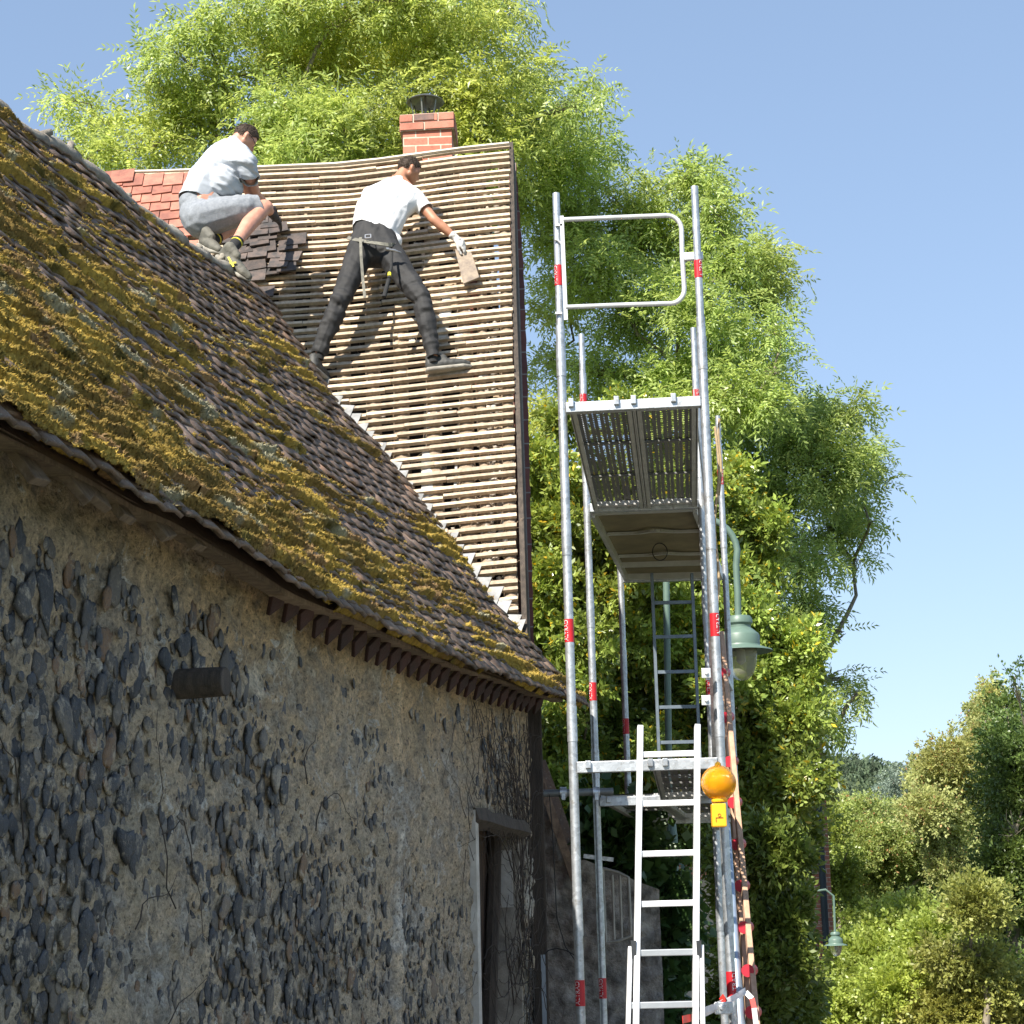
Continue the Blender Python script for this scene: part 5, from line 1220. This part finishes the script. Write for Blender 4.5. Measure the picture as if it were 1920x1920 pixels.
# ---- annex walls behind the gable ----
ST = simple('grey_rubble_stone', (.42, .39, .35), (.13, .12, .105), 9, .95, 0, .06, 9)
an = empty('annex', tuple(np.array([*aty(1100, 1739, 14.6)[:2], 0])), 'low grey stone annex with a sloping roof edge behind the front scaffold posts', 'building')
Ya = 14.3; Q_ = lambda x, y, Y=Ya: aty(x, y, Y)
top = [(996, 1440), (1014, 1470), (1040, 1540), (1068, 1618), (1096, 1612), (1190, 1650), (1236, 1668)]
fr_ = [Q_(x, y) for x, y in top]
xs_ = np.linspace(fr_[0][0], fr_[-1][0], 60); zt_ = np.interp(xs_, [q[0] for q in fr_], [q[2] for q in fr_]); zs_ = np.linspace(0, 1, 70)
Xg, Tg = np.meshgrid(xs_, zs_, indexing='ij'); Zg = Tg*zt_[:, None]; off = .05*fbm(v3(Xg*5, Zg*5, 0), 4)+.03*fbm(v3(Xg*16, Zg*16, 3), 3)
i = np.arange(Xg.size).reshape(Xg.shape); npmesh('stone_wall', v3(Xg, Ya-off, Zg).reshape(-1, 3), np.stack([i[:-1, :-1], i[1:, :-1], i[1:, 1:], i[:-1, 1:]], -1).reshape(-1, 4), ST, an, True)
mb = MB(); mb.bar(Q_(1000, 1425, 14.2), Q_(1078, 1650, 14.2), .06, .07, (0, 1, 0)); mb.build('verge_board', WOODG, an)
mb = MB(); mb.bar(Q_(1012, 1428, 14.5), Q_(1088, 1640, 14.5), .04, .09, (0, 0, 1)); mb.build('roof', OLDTILE, an)
mb = MB(); mb.bar(Q_(1094, 1605, 14.2), Q_(1150, 1612, 14.2), .03, .03); mb.build('coping_strip', ZINC, an)
IVY = [tmpl_cluster(r0, 9, .14, .10, .085) for _ in range(6)]
M_IVY = leafmat('ivy_leaf', (.035, .075, .02), (.07, .12, .03), .2, .4)
tree('dark green ivy mound draped over the low wall behind the scaffold', (1180, 1800), 14.9, [(1120, 1560, 25, 30, 0), (1150, 1590, 40, 40, 0), (1200, 1620, 35, 40, .1), (1215, 1700, 30, 50, 0), (1210, 1790, 28, 50, 0), (1215, 1880, 25, 45, 0), (1110, 1520, 18, 18, .1), (1170, 1540, 25, 25, .2), (1235, 1740, 20, 50, .1)], 1900, IVY, M_IVY, 31, cat='ivy', name='ivy', trunk=.04, limb=.02, gap=.2, droop=.8, hi=.5)
pw = MB(); a, b = aty(1200, 1660, 21.8), aty(1400, 1640, 22.6); 
pw.add([(a[0], 21.8, 0), (b[0], 22.6, 0), (b[0], 22.6, b[2]), (a[0], 21.8, a[2]), (a[0], 22.1, 0), (b[0], 22.9, 0), (b[0], 22.9, b[2]), (a[0], 22.1, a[2])], [(0, 1, 2, 3), (7, 6, 5, 4), (3, 2, 6, 7), (1, 5, 6, 2), (0, 3, 7, 4)])
tag(pw.build('garden_wall', simple('cream_render', (.62, .53, .43), (.50, .40, .32), 3, .9)), 'cream rendered garden wall glimpsed between the ladder and the right scaffold posts', 'wall')
po = MB(); c = aty(1258, 1860, 18.5); po.box(c+np.array([0, 0, .02]), (.13, 0, 0), (0, .012, 0), (0, 0, .42))
q = NM('blue_white_print'); f = q.noise(q.coord(), 6, 4, .6, 1.2); q.set(Base_Color=q.ramp(f, [(.48, (.62, .66, .78)), (.53, (.06, .07, .16)), (.58, (.62, .66, .78))]), Roughness=.5)
pr_ = po.build('banner', q.m); tag(pr_, 'pale banner with dark blotches standing behind the foot of the aluminium ladder', 'banner')
mb = MB(); mb.box((c[0], 18.52, (c[2]-.4)/2), (.012, 0, 0), (0, .01, 0), (0, 0, (c[2]-.4)/2)); mb.build('stake', WOODD, pr_)
# ================= the two roofers =================
_bs = bmesh.new(); bmesh.ops.create_icosphere(_bs, subdivisions=2, radius=1); SPH = [v.co.copy() for v in _bs.verts]; _bs.free()
def hull_into(bm, spheres):
    vs = []
    for c, r in spheres:
        r = (r, r, r) if not hasattr(r, '__len__') else r; c = Vector([float(t) for t in c])
        for s in SPH: vs.append(bm.verts.new(c+Vector((s.x*r[0], s.y*r[1], s.z*r[2]))))
    res = bmesh.ops.convex_hull(bm, input=vs)
    dead = [g for g in set(res['geom_interior'])|set(res['geom_unused']) if isinstance(g, bmesh.types.BMVert) and g.is_valid]
    bmesh.ops.delete(bm, geom=dead, context='VERTS')
def solid(name, hulls, voxel, mat, parent, smooth=5, disp=None, cuts=(), shell=0):
    """hulls: list of lists of (centre, radius). Fuses them into one continuous surface."""
    bm = bmesh.new()
    for h in hulls:
        b2 = bmesh.new(); hull_into(b2, h); t = bpy.data.meshes.new('t'); b2.to_mesh(t); b2.free(); bm.from_mesh(t); bpy.data.meshes.remove(t)
    bmesh.ops.recalc_face_normals(bm, faces=bm.faces)
    me = bpy.data.meshes.new(name); bm.to_mesh(me); bm.free()
    o = bpy.data.objects.new(name, me); COL.objects.link(o)
    m = o.modifiers.new('r', 'REMESH'); m.mode = 'VOXEL'; m.voxel_size = voxel
    if smooth: s = o.modifiers.new('s', 'SMOOTH'); s.iterations = smooth; s.factor = .5
    bpy.context.view_layer.update()
    ev = bpy.data.meshes.new_from_object(o.evaluated_get(bpy.context.evaluated_depsgraph_get()))
    bpy.data.objects.remove(o); bpy.data.meshes.remove(me)
    bm = bmesh.new(); bm.from_mesh(ev); bpy.data.meshes.remove(ev); bm.normal_update()
    if disp is not None:
        P = np.array([v.co[:] for v in bm.verts]); N = np.array([v.normal[:] for v in bm.verts]); d = disp(P)
        for v, p, n, k in zip(bm.verts, P, N, d): v.co = Vector(p+n*k)
    for (pt, nr, rad) in cuts:
        pt = Vector([float(t) for t in pt]); nr = Vector([float(t) for t in nr]).normalized()
        near = [f for f in bm.faces if (f.calc_center_median()-pt).length < rad]
        ed = {e for f in near for e in f.edges}; vv = {v for f in near for v in f.verts}
        bmesh.ops.bisect_plane(bm, geom=list(near)+list(ed)+list(vv), plane_co=pt, plane_no=nr, clear_outer=False)
        kill = [f for f in bm.faces if (f.calc_center_median()-pt).length < rad*1.02 and (f.calc_center_median()-pt).dot(nr) > 0]
        bmesh.ops.delete(bm, geom=kill, context='FACES')
    me = bpy.data.meshes.new(name); bm.to_mesh(me); bm.free()
    ob = link(name, me, mat, parent, True)
    if shell: q = ob.modifiers.new('hem', 'SOLIDIFY'); q.thickness = shell; q.offset = -1
    return ob
def chain(*pts): return [[pts[i], pts[i+1]] for i in range(len(pts)-1)]
def ridged(P, s, o=3): return 1-np.abs(fbm(P*s, o))*2.6
SKIN = simple('tanned_skin', (.46, .22, .13), (.38, .17, .10), 9, .5, 0, .0015, 50)
SKIN2 = simple('fair_skin', (.58, .30, .21), (.48, .22, .15), 12, .5, 0, .0015, 50)
SHIRT = simple('white_cotton', (.70, .70, .71), (.66, .66, .67), 5, .9, 0, .002, 60)
SHIRTG = simple('pale_grey_cotton', (.46, .49, .54), (.41, .44, .49), 5, .9, 0, .002, 60)
PANTS = simple('black_work_trousers', (.012, .012, .0125), (.026, .025, .025), 7, .75, 0, .003, 60)
SHORTS = simple('grey_marl_shorts', (.20, .215, .24), (.26, .275, .30), 50, .9, 0, .003, 80)
HAIR = simple('dark_brown_hair', (.035, .022, .014), (.075, .045, .026), 60, .6, 0, .006, 120, (1, 1, 3))
SHOE = simple('dark_shoe', (.035, .035, .033), (.07, .068, .06), 18, .6, 0, .004, 50)
SHOEB = simple('khaki_work_shoe', (.15, .14, .11), (.09, .085, .07), 12, .7, 0, .004, 50)
SOLE = simple('dusty_sole', (.34, .32, .27), (.22, .2, .17), 14, .8)
GLOVE = simple('light_glove', (.62, .60, .57), (.42, .40, .38), 22, .85, 0, .003, 70)
GLOVEB = simple('black_glove', (.025, .025, .03), (.05, .05, .055), 22, .8)
YEL = simple('yellow_trim', (.78, .68, .04), (.62, .52, .03), 14, .6)
SOCK = simple('black_sock', (.018, .018, .018), (.03, .03, .03), 40, .95)
def head_frame(c, f, up):
    f = np.asarray(f, float); f /= np.linalg.norm(f); up = np.asarray(up, float); r = np.cross(f, up); r /= np.linalg.norm(r); u = np.cross(r, f); c = np.asarray(c, float)
    return lambda x, y, z: c+r*x+f*y+u*z
def head_hulls(H):
    h = [[(H(0, -.018, .035), .078), (H(0, .022, .038), .073), (H(0, -.005, .055), .070)]]
    h += [[(H(-.042, .03, .0), .033), (H(.042, .03, .0), .033), (H(-.034, .052, .022), .032), (H(.034, .052, .022), .032), (H(-.045, .0, -.04), .025), (H(.045, .0, -.04), .025), (H(0, .066, -.075), .022), (H(0, .06, -.03), .035)]]
    h += [[(H(0, .088, .022), .009), (H(0, .108, -.008), .011), (H(-.011, .094, -.014), .009), (H(.011, .094, -.014), .009)]]
    h += [[(H(-.032, .078, .036), .010), (H(.032, .078, .036), .010)], [(H(-.016, .088, -.038), .007), (H(.016, .088, -.038), .007)], [(H(-.013, .087, -.049), .008), (H(.013, .087, -.049), .008)]]
    for s in (-1, 1): h += [[(H(s*.074, -.004, .018), .012), (H(s*.083, -.014, .020), .010), (H(s*.078, -.006, -.016), .009), (H(s*.084, -.018, .002), .009)]]
    return h
def hair(H, parent, rs, top=.0):
    hl = [[(H(0, -.024, .040), .081), (H(0, .018, .050), .077), (H(0, -.004, .068+top), .073)], [(H(0, .045, .102+top), .026), (H(0, .0, .122+top), .028), (H(.02, .060, .086+top), .020), (H(-.02, .060, .086+top), .020)]]
    c0 = H(0, 0, .0); cut = [(H(0, .045, .050), H(0, .62, -.55)-H(0, 0, 0), .2), (H(0, -.05, -.018), H(0, .12, -1)-H(0, 0, 0), .2)]
    ho = solid('hair', hl, .006, HAIR, parent, 3, lambda P: .003*noise(P*70)+.003*noise(P*170), cut)
    # short strands breaking the outline
    V = np.array([v.co[:] for v in ho.data.vertices]); N = np.array([v.normal[:] for v in ho.data.vertices]); off = np.array(world_loc(parent)); V = V+off
    ix = rs.choice(len(V), 2600); p = V[ix]; d = N[ix]+rs.normal(0, .5, (2600, 3)); d += (H(0, .5, .35)-H(0, 0, 0)); d /= np.linalg.norm(d, axis=1)[:, None]; L = rs.uniform(.006, .016, 2600)[:, None]
    s = np.cross(d, rs.normal(0, 1, d.shape)); s /= np.linalg.norm(s, axis=1)[:, None]; T = np.stack([p-s*.0013, p+s*.0013, p+d*L], 1).reshape(-1, 3)
    npmesh('strands', T, np.arange(len(T)).reshape(-1, 3), HAIR, ho)
    return ho
def hand_hulls(w, d, side, up, curl=.6, s=1.):
    """w wrist, d pointing direction, side = direction of the thumb, up = back of the hand"""
    d, side, up = [np.asarray(t, float)/np.linalg.norm(t) for t in (d, side, up)]
    P = lambda a, b, c: w+(d*a+side*b+up*c)*s
    h = [[(P(.0, 0, 0), .024*s), (P(.075, .028, 0), .016*s), (P(.075, -.028, 0), .015*s), (P(.02, .025, 0), .016*s)]]
    for i, (b, L) in enumerate([(.032, .072), (.011, .08), (-.010, .075), (-.031, .06)]):
        k = P(.082, b, 0); c = curl*(1+.08*i); q = k+(d*math.cos(c)-up*math.sin(c))*L*.45*s; e = q+(d*math.cos(c*2.1)-up*math.sin(c*2.1))*L*.35*s; g_ = e+(d*math.cos(c*2.9)-up*math.sin(c*2.9))*L*.28*s
        h += [[(k, .0105*s), (q, .0098*s)], [(q, .0098*s), (e, .0088*s)], [(e, .0088*s), (g_, .0078*s)]]
    t0 = P(.025, .030, -.005); t1 = t0+(d*.55+side*.6-up*.35)*.045*s; t2 = t1+(d*.75+side*.05-up*.6)*.035*s
    h += [[(t0, .015*s), (t1, .0115*s)], [(t1, .0115*s), (t2, .009*s)]]
    return h
def shoe(name, heel, toe, upv, parent, mat, w_=.045, trim=None):
    heel = np.asarray(heel, float); toe = np.asarray(toe, float); d = toe-heel; L = np.linalg.norm(d); d /= L; u = np.asarray(upv, float); u -= d*(u@d); u /= np.linalg.norm(u); s = np.cross(d, u)
    P = lambda a, b, c: heel+d*a*L+s*b+u*c
    up_ = [[(P(.09, 0, .048), .040), (P(.45, .012, .050), .043), (P(.45, -.012, .050), .043)], [(P(.45, .012, .048), .043), (P(.45, -.012, .048), .043), (P(.78, .014, .040), .038), (P(.92, 0, .034), .031)], [(P(.09, 0, .055), .040), (P(.13, 0, .120), .042), (P(.40, 0, .098), .036)]]
    o = solid(name, up_, .007, mat, parent, 4, lambda q: .002*noise(q*60))
    sh = [[(P(.02, .022, .008), .020), (P(.02, -.022, .008), .020), (P(.5, .034, .008), .017), (P(.5, -.030, .008), .017), (P(.80, .038, .008), .017), (P(.80, -.032, .008), .017), (P(.98, 0, .018), .016)]]
    solid('sole', sh, .006, SOLE, o, 2)
    mb = MB()
    for k in range(4):
        a = .40+.07*k; mb.tube([P(a, -.022, .074-.05*k*.25), P(a+.02, 0, .083-.05*k*.25), P(a, .022, .074-.05*k*.25)], .003, 5)
    mb.build('laces', SOLE if trim is None else trim, o, True)
    return o, P
rm = np.random.RandomState(4)
J = lambda x, y, o: pl(x, y, HO+HN*o, HN)
# ---------- standing roofer ----------
hL = J(676, 474, .40); hR = J(728, 476, .37); kL = J(634, 572, .36); kR = J(791, 560, .34); aL_ = J(598, 662, .20); aR_ = J(813, 668, .15)
waist = J(694, 425, .40); chest = J(722, 385, .43); shL = J(697, 366, .50); shR = J(781, 373, .37); nk = J(748, 338, .42); hd_ = J(765, 322, .42)
elR = J(814, 412, .31); wrR = J(854, 446, .21); elL = J(728, 402, .20); wrL = J(742, 432, .09)
p1 = empty('person', tuple(J(700, 690, .1)), 'standing man in white t-shirt and black trousers holding an old tile on the battens', 'person')
H1 = head_frame(hd_, (.78, .52, -.42), (.35, .25, .9))
dh = J(884, 474, .15)-wrR
bodyh = head_hulls(H1)+[[(H1(0, -.03, -.03), .052), (nk, .058)], [(nk, .06), (shR, .055), (chest, .11)], [(nk, .06), (shL, .055), (chest, .11)], [(chest, .115), (waist, .115)], [(waist, .115), (hL, .085), (hR, .085)]]
bodyh += [[(shR, .050), (elR, .041)], [(elR, .041), (elR*.6+wrR*.4, .042)], [(elR*.6+wrR*.4, .042), (wrR, .027)], [(shL, .05), (elL, .04)], [(elL, .04), (wrL, .026)]]
bodyh += [[(hL, .08), (kL, .05)], [(kL, .05), (kL*.6+aL_*.4, .05)], [(kL*.6+aL_*.4, .05), (aL_, .033)], [(hR, .08), (kR, .05)], [(kR, .05), (kR*.6+aR_*.4, .05)], [(kR*.6+aR_*.4, .05), (aR_, .033)]]
body1 = solid('body', bodyh, .0085, SKIN, p1, 3)
for s in (-1, 1):
    mb = MB(); mb.lathe(H1(s*.032, .072, .018)-np.array([0, 0, 0]), [(.001, -.010), (.010, 0), (.001, .010)], 10); mb.build('eye', simple('eye', (.05, .03, .02)), p1, True)
hair(H1, p1, rm)
back = HN
sh_h = [[(nk+(shL-nk)*.1+np.array([0, 0, -.015]), .066), (shR, .072), (chest, .135)], [(nk+np.array([0, 0, -.015]), .066), (shL, .075), (chest, .135)], [(shL, .08), (shR, .072), (J(700, 400, .41), .135), (J(735, 398, .40), .12)], [(J(697, 395, .41), .140), (J(735, 400, .40), .125), (J(690, 438, .40), .135), (J(715, 440, .39), .130)],
        [(J(722, 430, .38), .10), (J(738, 452, .36), .062), (J(702, 440, .38), .12)], [(shR, .070), (shR*.45+elR*.55, .068)], [(shL, .07), (shL*.5+elL*.5, .066)]]
ax1 = (nk-waist)/np.linalg.norm(nk-waist)
def fold_shirt(P):
    t = P@ax1; Q = P*4+np.outer(t, ax1)*-1.5; u = ridged(Q+3, 1.6, 3); return .006*fbm(P*7, 3)+.011*np.clip(u, -1, 1)*np.clip((P[:, 0]-J(735, 400, .4)[0])/.08+.4, .25, 1)
solid('t_shirt', sh_h, .0085, SHIRT, p1, 5, fold_shirt, [(shR*.47+elR*.53, elR-shR, .09), (J(700, 441, .40), waist-nk+HN*.05+Hb*-.05, .30), (nk+(H1(0, 0, 0)-nk)*.35, H1(0, 0, 0)-nk, .07)], shell=.005)
def pantsh(h, k, a, f=1.):
    m = h*.5+k*.5; return [[(h, .120*f), (m, .100)], [(m, .100), (k, .080)], [(k, .080), (k*.55+a*.45, .076)], [(k*.55+a*.45, .076), (a, .056)]]
pts_h = pantsh(hL, kL, aL_)+pantsh(hR, kR, aR_, .98)+[[(J(690, 440, .40), .125), (J(712, 442, .395), .122), (hL, .122), (hR, .118)], [(J(690, 430, .40), .120), (J(712, 432, .395), .118), (J(700, 450, .40), .13)]]
lgL = (hL-aL_)/np.linalg.norm(hL-aL_); lgR = (hR-aR_)/np.linalg.norm(hR-aR_)
def fold_pants(P):
    side = (P@Hb) > float(J(703, 480, .4)@Hb); out_ = np.zeros(len(P))
    for m, ax, k, a in ((~side, lgL, kL, aL_), (side, lgR, kR, aR_)):
        q = P[m]; t = q@ax; Q = q*np.array([9, 7, 9])+np.outer(t+.35*(q@Hb), ax)*8; n1 = noise(Q)+.6*noise(Q*1.9+9)+.5*ridged(q*6, 1.3, 2)-.3; dk = np.exp(-((t-k@ax)/.20)**2)+.8*np.exp(-((t-a@ax-.05)/.13)**2)+.45
        out_[m] = .0115*n1*dk+.006*fbm(q*9, 2)
    return out_
solid('trousers', pts_h, .0085, PANTS, p1, 4, fold_pants, [(J(697, 424, .40), nk-waist, .24), (aL_*1.0+(aL_-kL)*.02, aL_-kL, .09), (aR_+(aR_-kR)*.02, aR_-kR, .09)], shell=.006)
# belt with hanging strap and hammer
def ring(cpx, wpx, n=22, r=1.):
    pass
mb = MB(); bp = []
for t in np.linspace(0, 2*math.pi, 30, endpoint=True):
    x = 698+46*math.cos(t)*1.0; yv = 452+7*math.cos(t)+3*abs(math.sin(t)); o = .40+.148*math.sin(t); bp.append(J(x, yv, o))
for i in range(29): mb.bar(bp[i], bp[i+1]+(bp[i+1]-bp[i])*.06, .007, .032, waist-nk)
BELT = simple('worn_webbing', (.20, .19, .15), (.11, .105, .09), 30, .8); belt = mb.build('belt', BELT, p1)
mb = MB(); o_ = .572
sp_ = [J(676, 445, .575), J(677, 480, .575), J(680, 520, .50), J(684, 558, .46)]
for i in range(3): mb.bar(sp_[i], sp_[i+1], .022, .003, HN)
mb.build('hanging_strap', BELT, belt)
mb = MB(); c = J(690, 443, .575)
for (dx, dz, ax_, ln) in ((-1, 0, 0, 1), (1, 0, 0, 1)): mb.bar(c+Hb*dx*.022-Hc*.02, c+Hb*dx*.022+Hc*.02, .006, .006, HN)
for dz in (-1, 1): mb.bar(c-Hb*.022+Hc*dz*.02, c+Hb*.022+Hc*dz*.02, .006, .006, HN)
mb.build('buckle', simple('steel_buckle', (.7, .7, .7), None, 9, .3, .8), belt)
STEEL = simple('hammer_steel', (.45, .45, .45), (.25, .25, .25), 20, .35, .8)
ham = empty('hammer', tuple(J(727, 500, .55)), 'claw hammer with black and yellow handle hanging from the standing man\'s belt', 'hammer')
mb = MB(); mb.tube([J(735, 470, .55), J(734, 500, .53), J(729, 522, .52)], [.010, .011, .013], 10); mb.tube([J(729, 524, .52), J(720, 557, .50)], [.016, .017], 10); mb.build('handle', SOCK, ham, True)
mb = MB(); mb.tube([J(730.5, 512, .525), J(730, 518, .523)], .0145, 10); mb.build('yellow_band', YEL, ham, True)
mb = MB(); mb.tube([J(724, 467, .57), J(729, 468, .565)], .015, 12); mb.tube([J(729, 468, .565), J(740, 470, .56), J(752, 474, .53)], [.010, .012, .006], 8); mb.build('hammer_head', STEEL, ham, True)
# gloved hand and shoes
hh_ = hand_hulls(wrR+(elR-wrR)*.02, J(880, 468, .17)-wrR, Hb*-.2+Hc*-.9+HN*-.1, HN+Hc*.4, .75, 1.05)
hh_ += [[(wrR+(elR-wrR)*.14, .036), (wrR, .031)], [(wrR, .031), (wrR+(J(880, 468, .17)-wrR)*.2, .03)]]
solid('glove', hh_, .0045, GLOVE, p1, 2, lambda P: .002*noise(P*70))
wl2 = whit(587, 700)
shoe('shoe', J(801, 697, .085), J(884, 690, .035), HN*.35+Hc*.9, p1, SHOE)
hl_ = J(592, 700, .13); shoe('shoe', hl_-np.array([.02, .05, -.01]), hl_+np.array([.07, .22, -.03]), Hc*.9+np.array([.0, -.25, .3]), p1, SHOE)
mb = MB()
for a in (aL_, aR_): mb.tube([a+(kL-aL_)*.12 if a is aL_ else a+(kR-aR_)*.12, a+np.array([0, 0, -.05])], [.036, .036], 12)
mb2 = None; mb.build('socks', SOCK, p1, True)
# tile in his hand
tl = [J(853, 468, .13), J(884, 474, .13), J(899, 521, .10), J(869, 533, .10)]
mb = MB(); mb.add([q+HN*.008 for q in tl]+[q-HN*.008 for q in tl], [(0, 1, 2, 3), (7, 6, 5, 4), (0, 4, 5, 1), (1, 5, 6, 2), (2, 6, 7, 3), (3, 7, 4, 0)])
tag(mb.build('roof_tile', simple('lichened_clay_tile', (.34, .27, .20), (.20, .16, .13), 16, .9, 0, .006, 40), None, bevel=.003), 'old lichened roof tile held in the gloved hand of the standing man', 'tile')
mb = MB(); tl2 = [J(860, 476, .10), J(866, 477, .10), J(871, 531, .08), J(866, 533, .08)]
mb.add([q+HN*.02 for q in tl2]+[q-HN*.005 for q in tl2], [(0, 1, 2, 3), (7, 6, 5, 4), (0, 4, 5, 1), (1, 5, 6, 2), (2, 6, 7, 3), (3, 7, 4, 0)]); tag(mb.build('roof_tile', WOODP, None), 'second thin tile gripped under the first, its pale edge showing', 'tile')

# ---------- crouching roofer ----------
q_ = lambda x, y, Y: aty(x, y, Y)
pv = q_(376, 400, 13.85); hR2 = q_(388, 412, 13.78); hL2 = q_(386, 404, 14.0); kR2 = q_(497, 388, 13.85); kL2 = q_(478, 398, 14.25); aR2 = q_(438, 462, 13.46); aL2 = q_(398, 452, 13.80)
md = q_(392, 345, 13.88); uc = q_(424, 302, 13.9); n2 = q_(441, 272, 13.92); sR2 = q_(461, 308, 13.74); sL2 = q_(436, 300, 14.1); h2 = q_(456, 262, 13.95)
eR2 = q_(479, 365, 13.98); wR2 = q_(517, 409, 14.42); eL2 = q_(470, 365, 14.35); wL2 = q_(505, 395, 14.7)
p2 = empty('person', tuple(q_(420, 500, 13.7)), 'crouching man in pale grey t-shirt and grey shorts working beside the new red tiles', 'person')
H2 = head_frame(h2, (.66, .42, -.62), (.55, .30, .78))
bh2 = head_hulls(H2)+[[(H2(0, -.03, -.02), .055), (n2, .062)], [(n2, .06), (sR2, .055), (uc, .12)], [(n2, .06), (sL2, .055), (uc, .12)], [(uc, .13), (md, .14)], [(md, .14), (pv, .135)], [(pv, .135), (hR2, .10), (hL2, .10)]]
bh2 += [[(sR2, .052), (eR2, .043)], [(eR2, .043), (eR2*.6+wR2*.4, .042)], [(eR2*.6+wR2*.4, .042), (wR2, .027)], [(sL2, .05), (eL2, .04)], [(eL2, .04), (wL2, .027)]]
cR2 = kR2*.62+aR2*.38+np.array([-.03, -.01, -.02]); cL2 = kL2*.62+aL2*.38+np.array([-.03, 0, -.02])
bh2 += [[(hR2, .10), (kR2, .060)], [(kR2, .060), (cR2, .064)], [(cR2, .064), (aR2, .037)], [(hL2, .09), (kL2, .058)], [(kL2, .058), (cL2, .060)], [(cL2, .06), (aL2, .037)], [(kR2+np.array([.012, 0, -.005]), .055)], ]
body2 = solid('body', bh2, .0085, SKIN2, p2, 3)
for s in (-1, 1):
    mb = MB(); mb.lathe(H2(s*.032, .072, .018), [(.001, -.010), (.010, 0), (.001, .010)], 10); mb.build('eye', simple('eye2', (.05, .03, .02)), p2, True)
hair(H2, p2, rm)
mb = MB()
for s in (-1, 1):
    mb.tube([H2(s*.080, -.012, .026), H2(s*.078, .05, .022), H2(s*.055, .088, .018)], .003, 6)
    mb.tube([H2(s*.032+.024*math.cos(t), .094, .012+.018*math.sin(t)) for t in np.linspace(0, 6.3, 14)], .0022, 5)
mb.build('glasses', simple('black_frame', (.02, .02, .02)), p2, True)
ts = [[(n2+np.array([-.01, 0, -.012]), .070), (sR2, .078), (uc, .15)], [(n2+np.array([-.01, 0, -.012]), .070), (sL2, .075), (uc, .145)], [(uc+np.array([-.02, 0, 0]), .155), (md+np.array([-.015, 0, 0]), .172)], [(md+np.array([-.015, 0, 0]), .172), (q_(372, 378, 13.87), .158)], [(sR2, .076), (q_(468, 330, 13.79), .072)], [(sL2, .07), (sL2*.6+eL2*.4, .066)], [(q_(420, 340, 13.8), .12), (q_(436, 352, 13.85), .08)], [(q_(356, 375, 13.85), .095), (q_(350, 396, 13.85), .070)]]
ax2 = (n2-pv)/np.linalg.norm(n2-pv)
def fold2(P):
    pulls = q_(470, 300, 13.8); r_ = P-pulls; d_ = np.linalg.norm(r_, axis=1); Q = P*3+np.outer(P@ax2, ax2)*9; return .006*fbm(P*6, 3)+.020*ridged(Q, 1.3, 3)*np.clip((P[:, 0]-q_(400, 340, 13.85)[0])/.10+.15, .12, 1)
solid('t_shirt', ts, .0085, SHIRTG, p2, 5, fold2, [(q_(467.5, 332, 13.78), q_(474, 372, 13.95)-q_(462, 305, 13.74), .076), (q_(372, 388, 13.9), pv-md+np.array([-.03, -.04, .0]), .235), (n2+(H2(0, 0, 0)-n2)*.30, H2(0, 0, 0)-n2, .08)], shell=.005)
shh = [[(pv+np.array([-.01, 0, 0]), .150), (q_(380, 412, 13.8), .152), (q_(388, 408, 14.0), .14)], [(q_(382, 412, 13.78), .148), (q_(440, 396, 13.78), .120)], [(q_(440, 396, 13.78), .120), (q_(496, 388, 13.84), .092)], [(q_(390, 410, 14.0), .13), (q_(435, 398, 14.1), .11)], [(q_(435, 398, 14.1), .11), (q_(474, 396, 14.22), .085)], [(q_(370, 385, 13.87), .145), (q_(400, 385, 13.87), .12)]]
thx = (kR2-hR2)/np.linalg.norm(kR2-hR2)
def fold3(P):
    Q = P*4+np.outer(P@thx, thx)*4; return .006*fbm(P*7, 3)+.012*ridged(Q+5, 1.2, 3)*np.clip((P[:, 2]-q_(400, 420, 13.8)[2])/.15+.3, .15, 1)
solid('shorts', shh, .0085, SHORTS, p2, 4, fold3, [(q_(490, 390, 13.84), kR2-hR2+np.array([0, 0, .05]), .15), (q_(470, 397, 14.2), kL2-hL2, .15), (q_(362, 372, 13.87), md-pv+np.array([-.12, 0, .0]), .17)], shell=.006)
gl = hand_hulls(wR2, q_(532, 422, 14.62)-wR2, np.array([-.3, 0, .8]), np.array([.2, -.8, .5]), .5, 1.05)+[[(wR2+(eR2-wR2)*.25, .036), (wR2, .034)]]
solid('glove', gl, .0045, GLOVEB, p2, 2)
gl = hand_hulls(wL2, q_(520, 400, 14.85)-wL2, np.array([.3, 0, .8]), np.array([.2, -.8, .5]), .5, 1.05)+[[(wL2+(eL2-wL2)*.2, .036), (wL2, .034)]]
solid('glove', gl, .0045, GLOVEB, p2, 2)
up2 = np.array([.15, -.35, .9])
so_, Pf = shoe('shoe', q_(409, 483, 13.42), q_(466, 530, 13.34), RT*.62+UP*.72-_F*.35, p2, SHOEB, trim=YEL)
mb = MB(); mb.bar(q_(428, 482, 13.30), q_(438, 500, 13.29), .014, .006, (0, -1, 0)); mb.bar(q_(430, 494, 13.30), q_(443, 492, 13.29), .012, .006, (0, -1, 0)); mb.build('yellow_flash', YEL, so_)
shoe('shoe', q_(376, 462, 13.72), q_(412, 478, 13.52), np.array([.1, -.2, 1]), p2, SHOEB, trim=YEL)
for a, k in ((aR2, kR2), (aL2, kL2)):
    mb = MB(); u = (k-a)/np.linalg.norm(k-a); mb.tube([a-u*.05, a+u*.0, a+u*.085], [.045, .043, .047], 16); so2 = mb.build('sock', SOCK, p2, True)
    mb = MB(); mb.tube([a+u*.045, a+u*.058], .0475, 16); mb.build('sock_stripe', YEL, so2, True)
# ridge stones he stands on are the wing's own ridge tiles
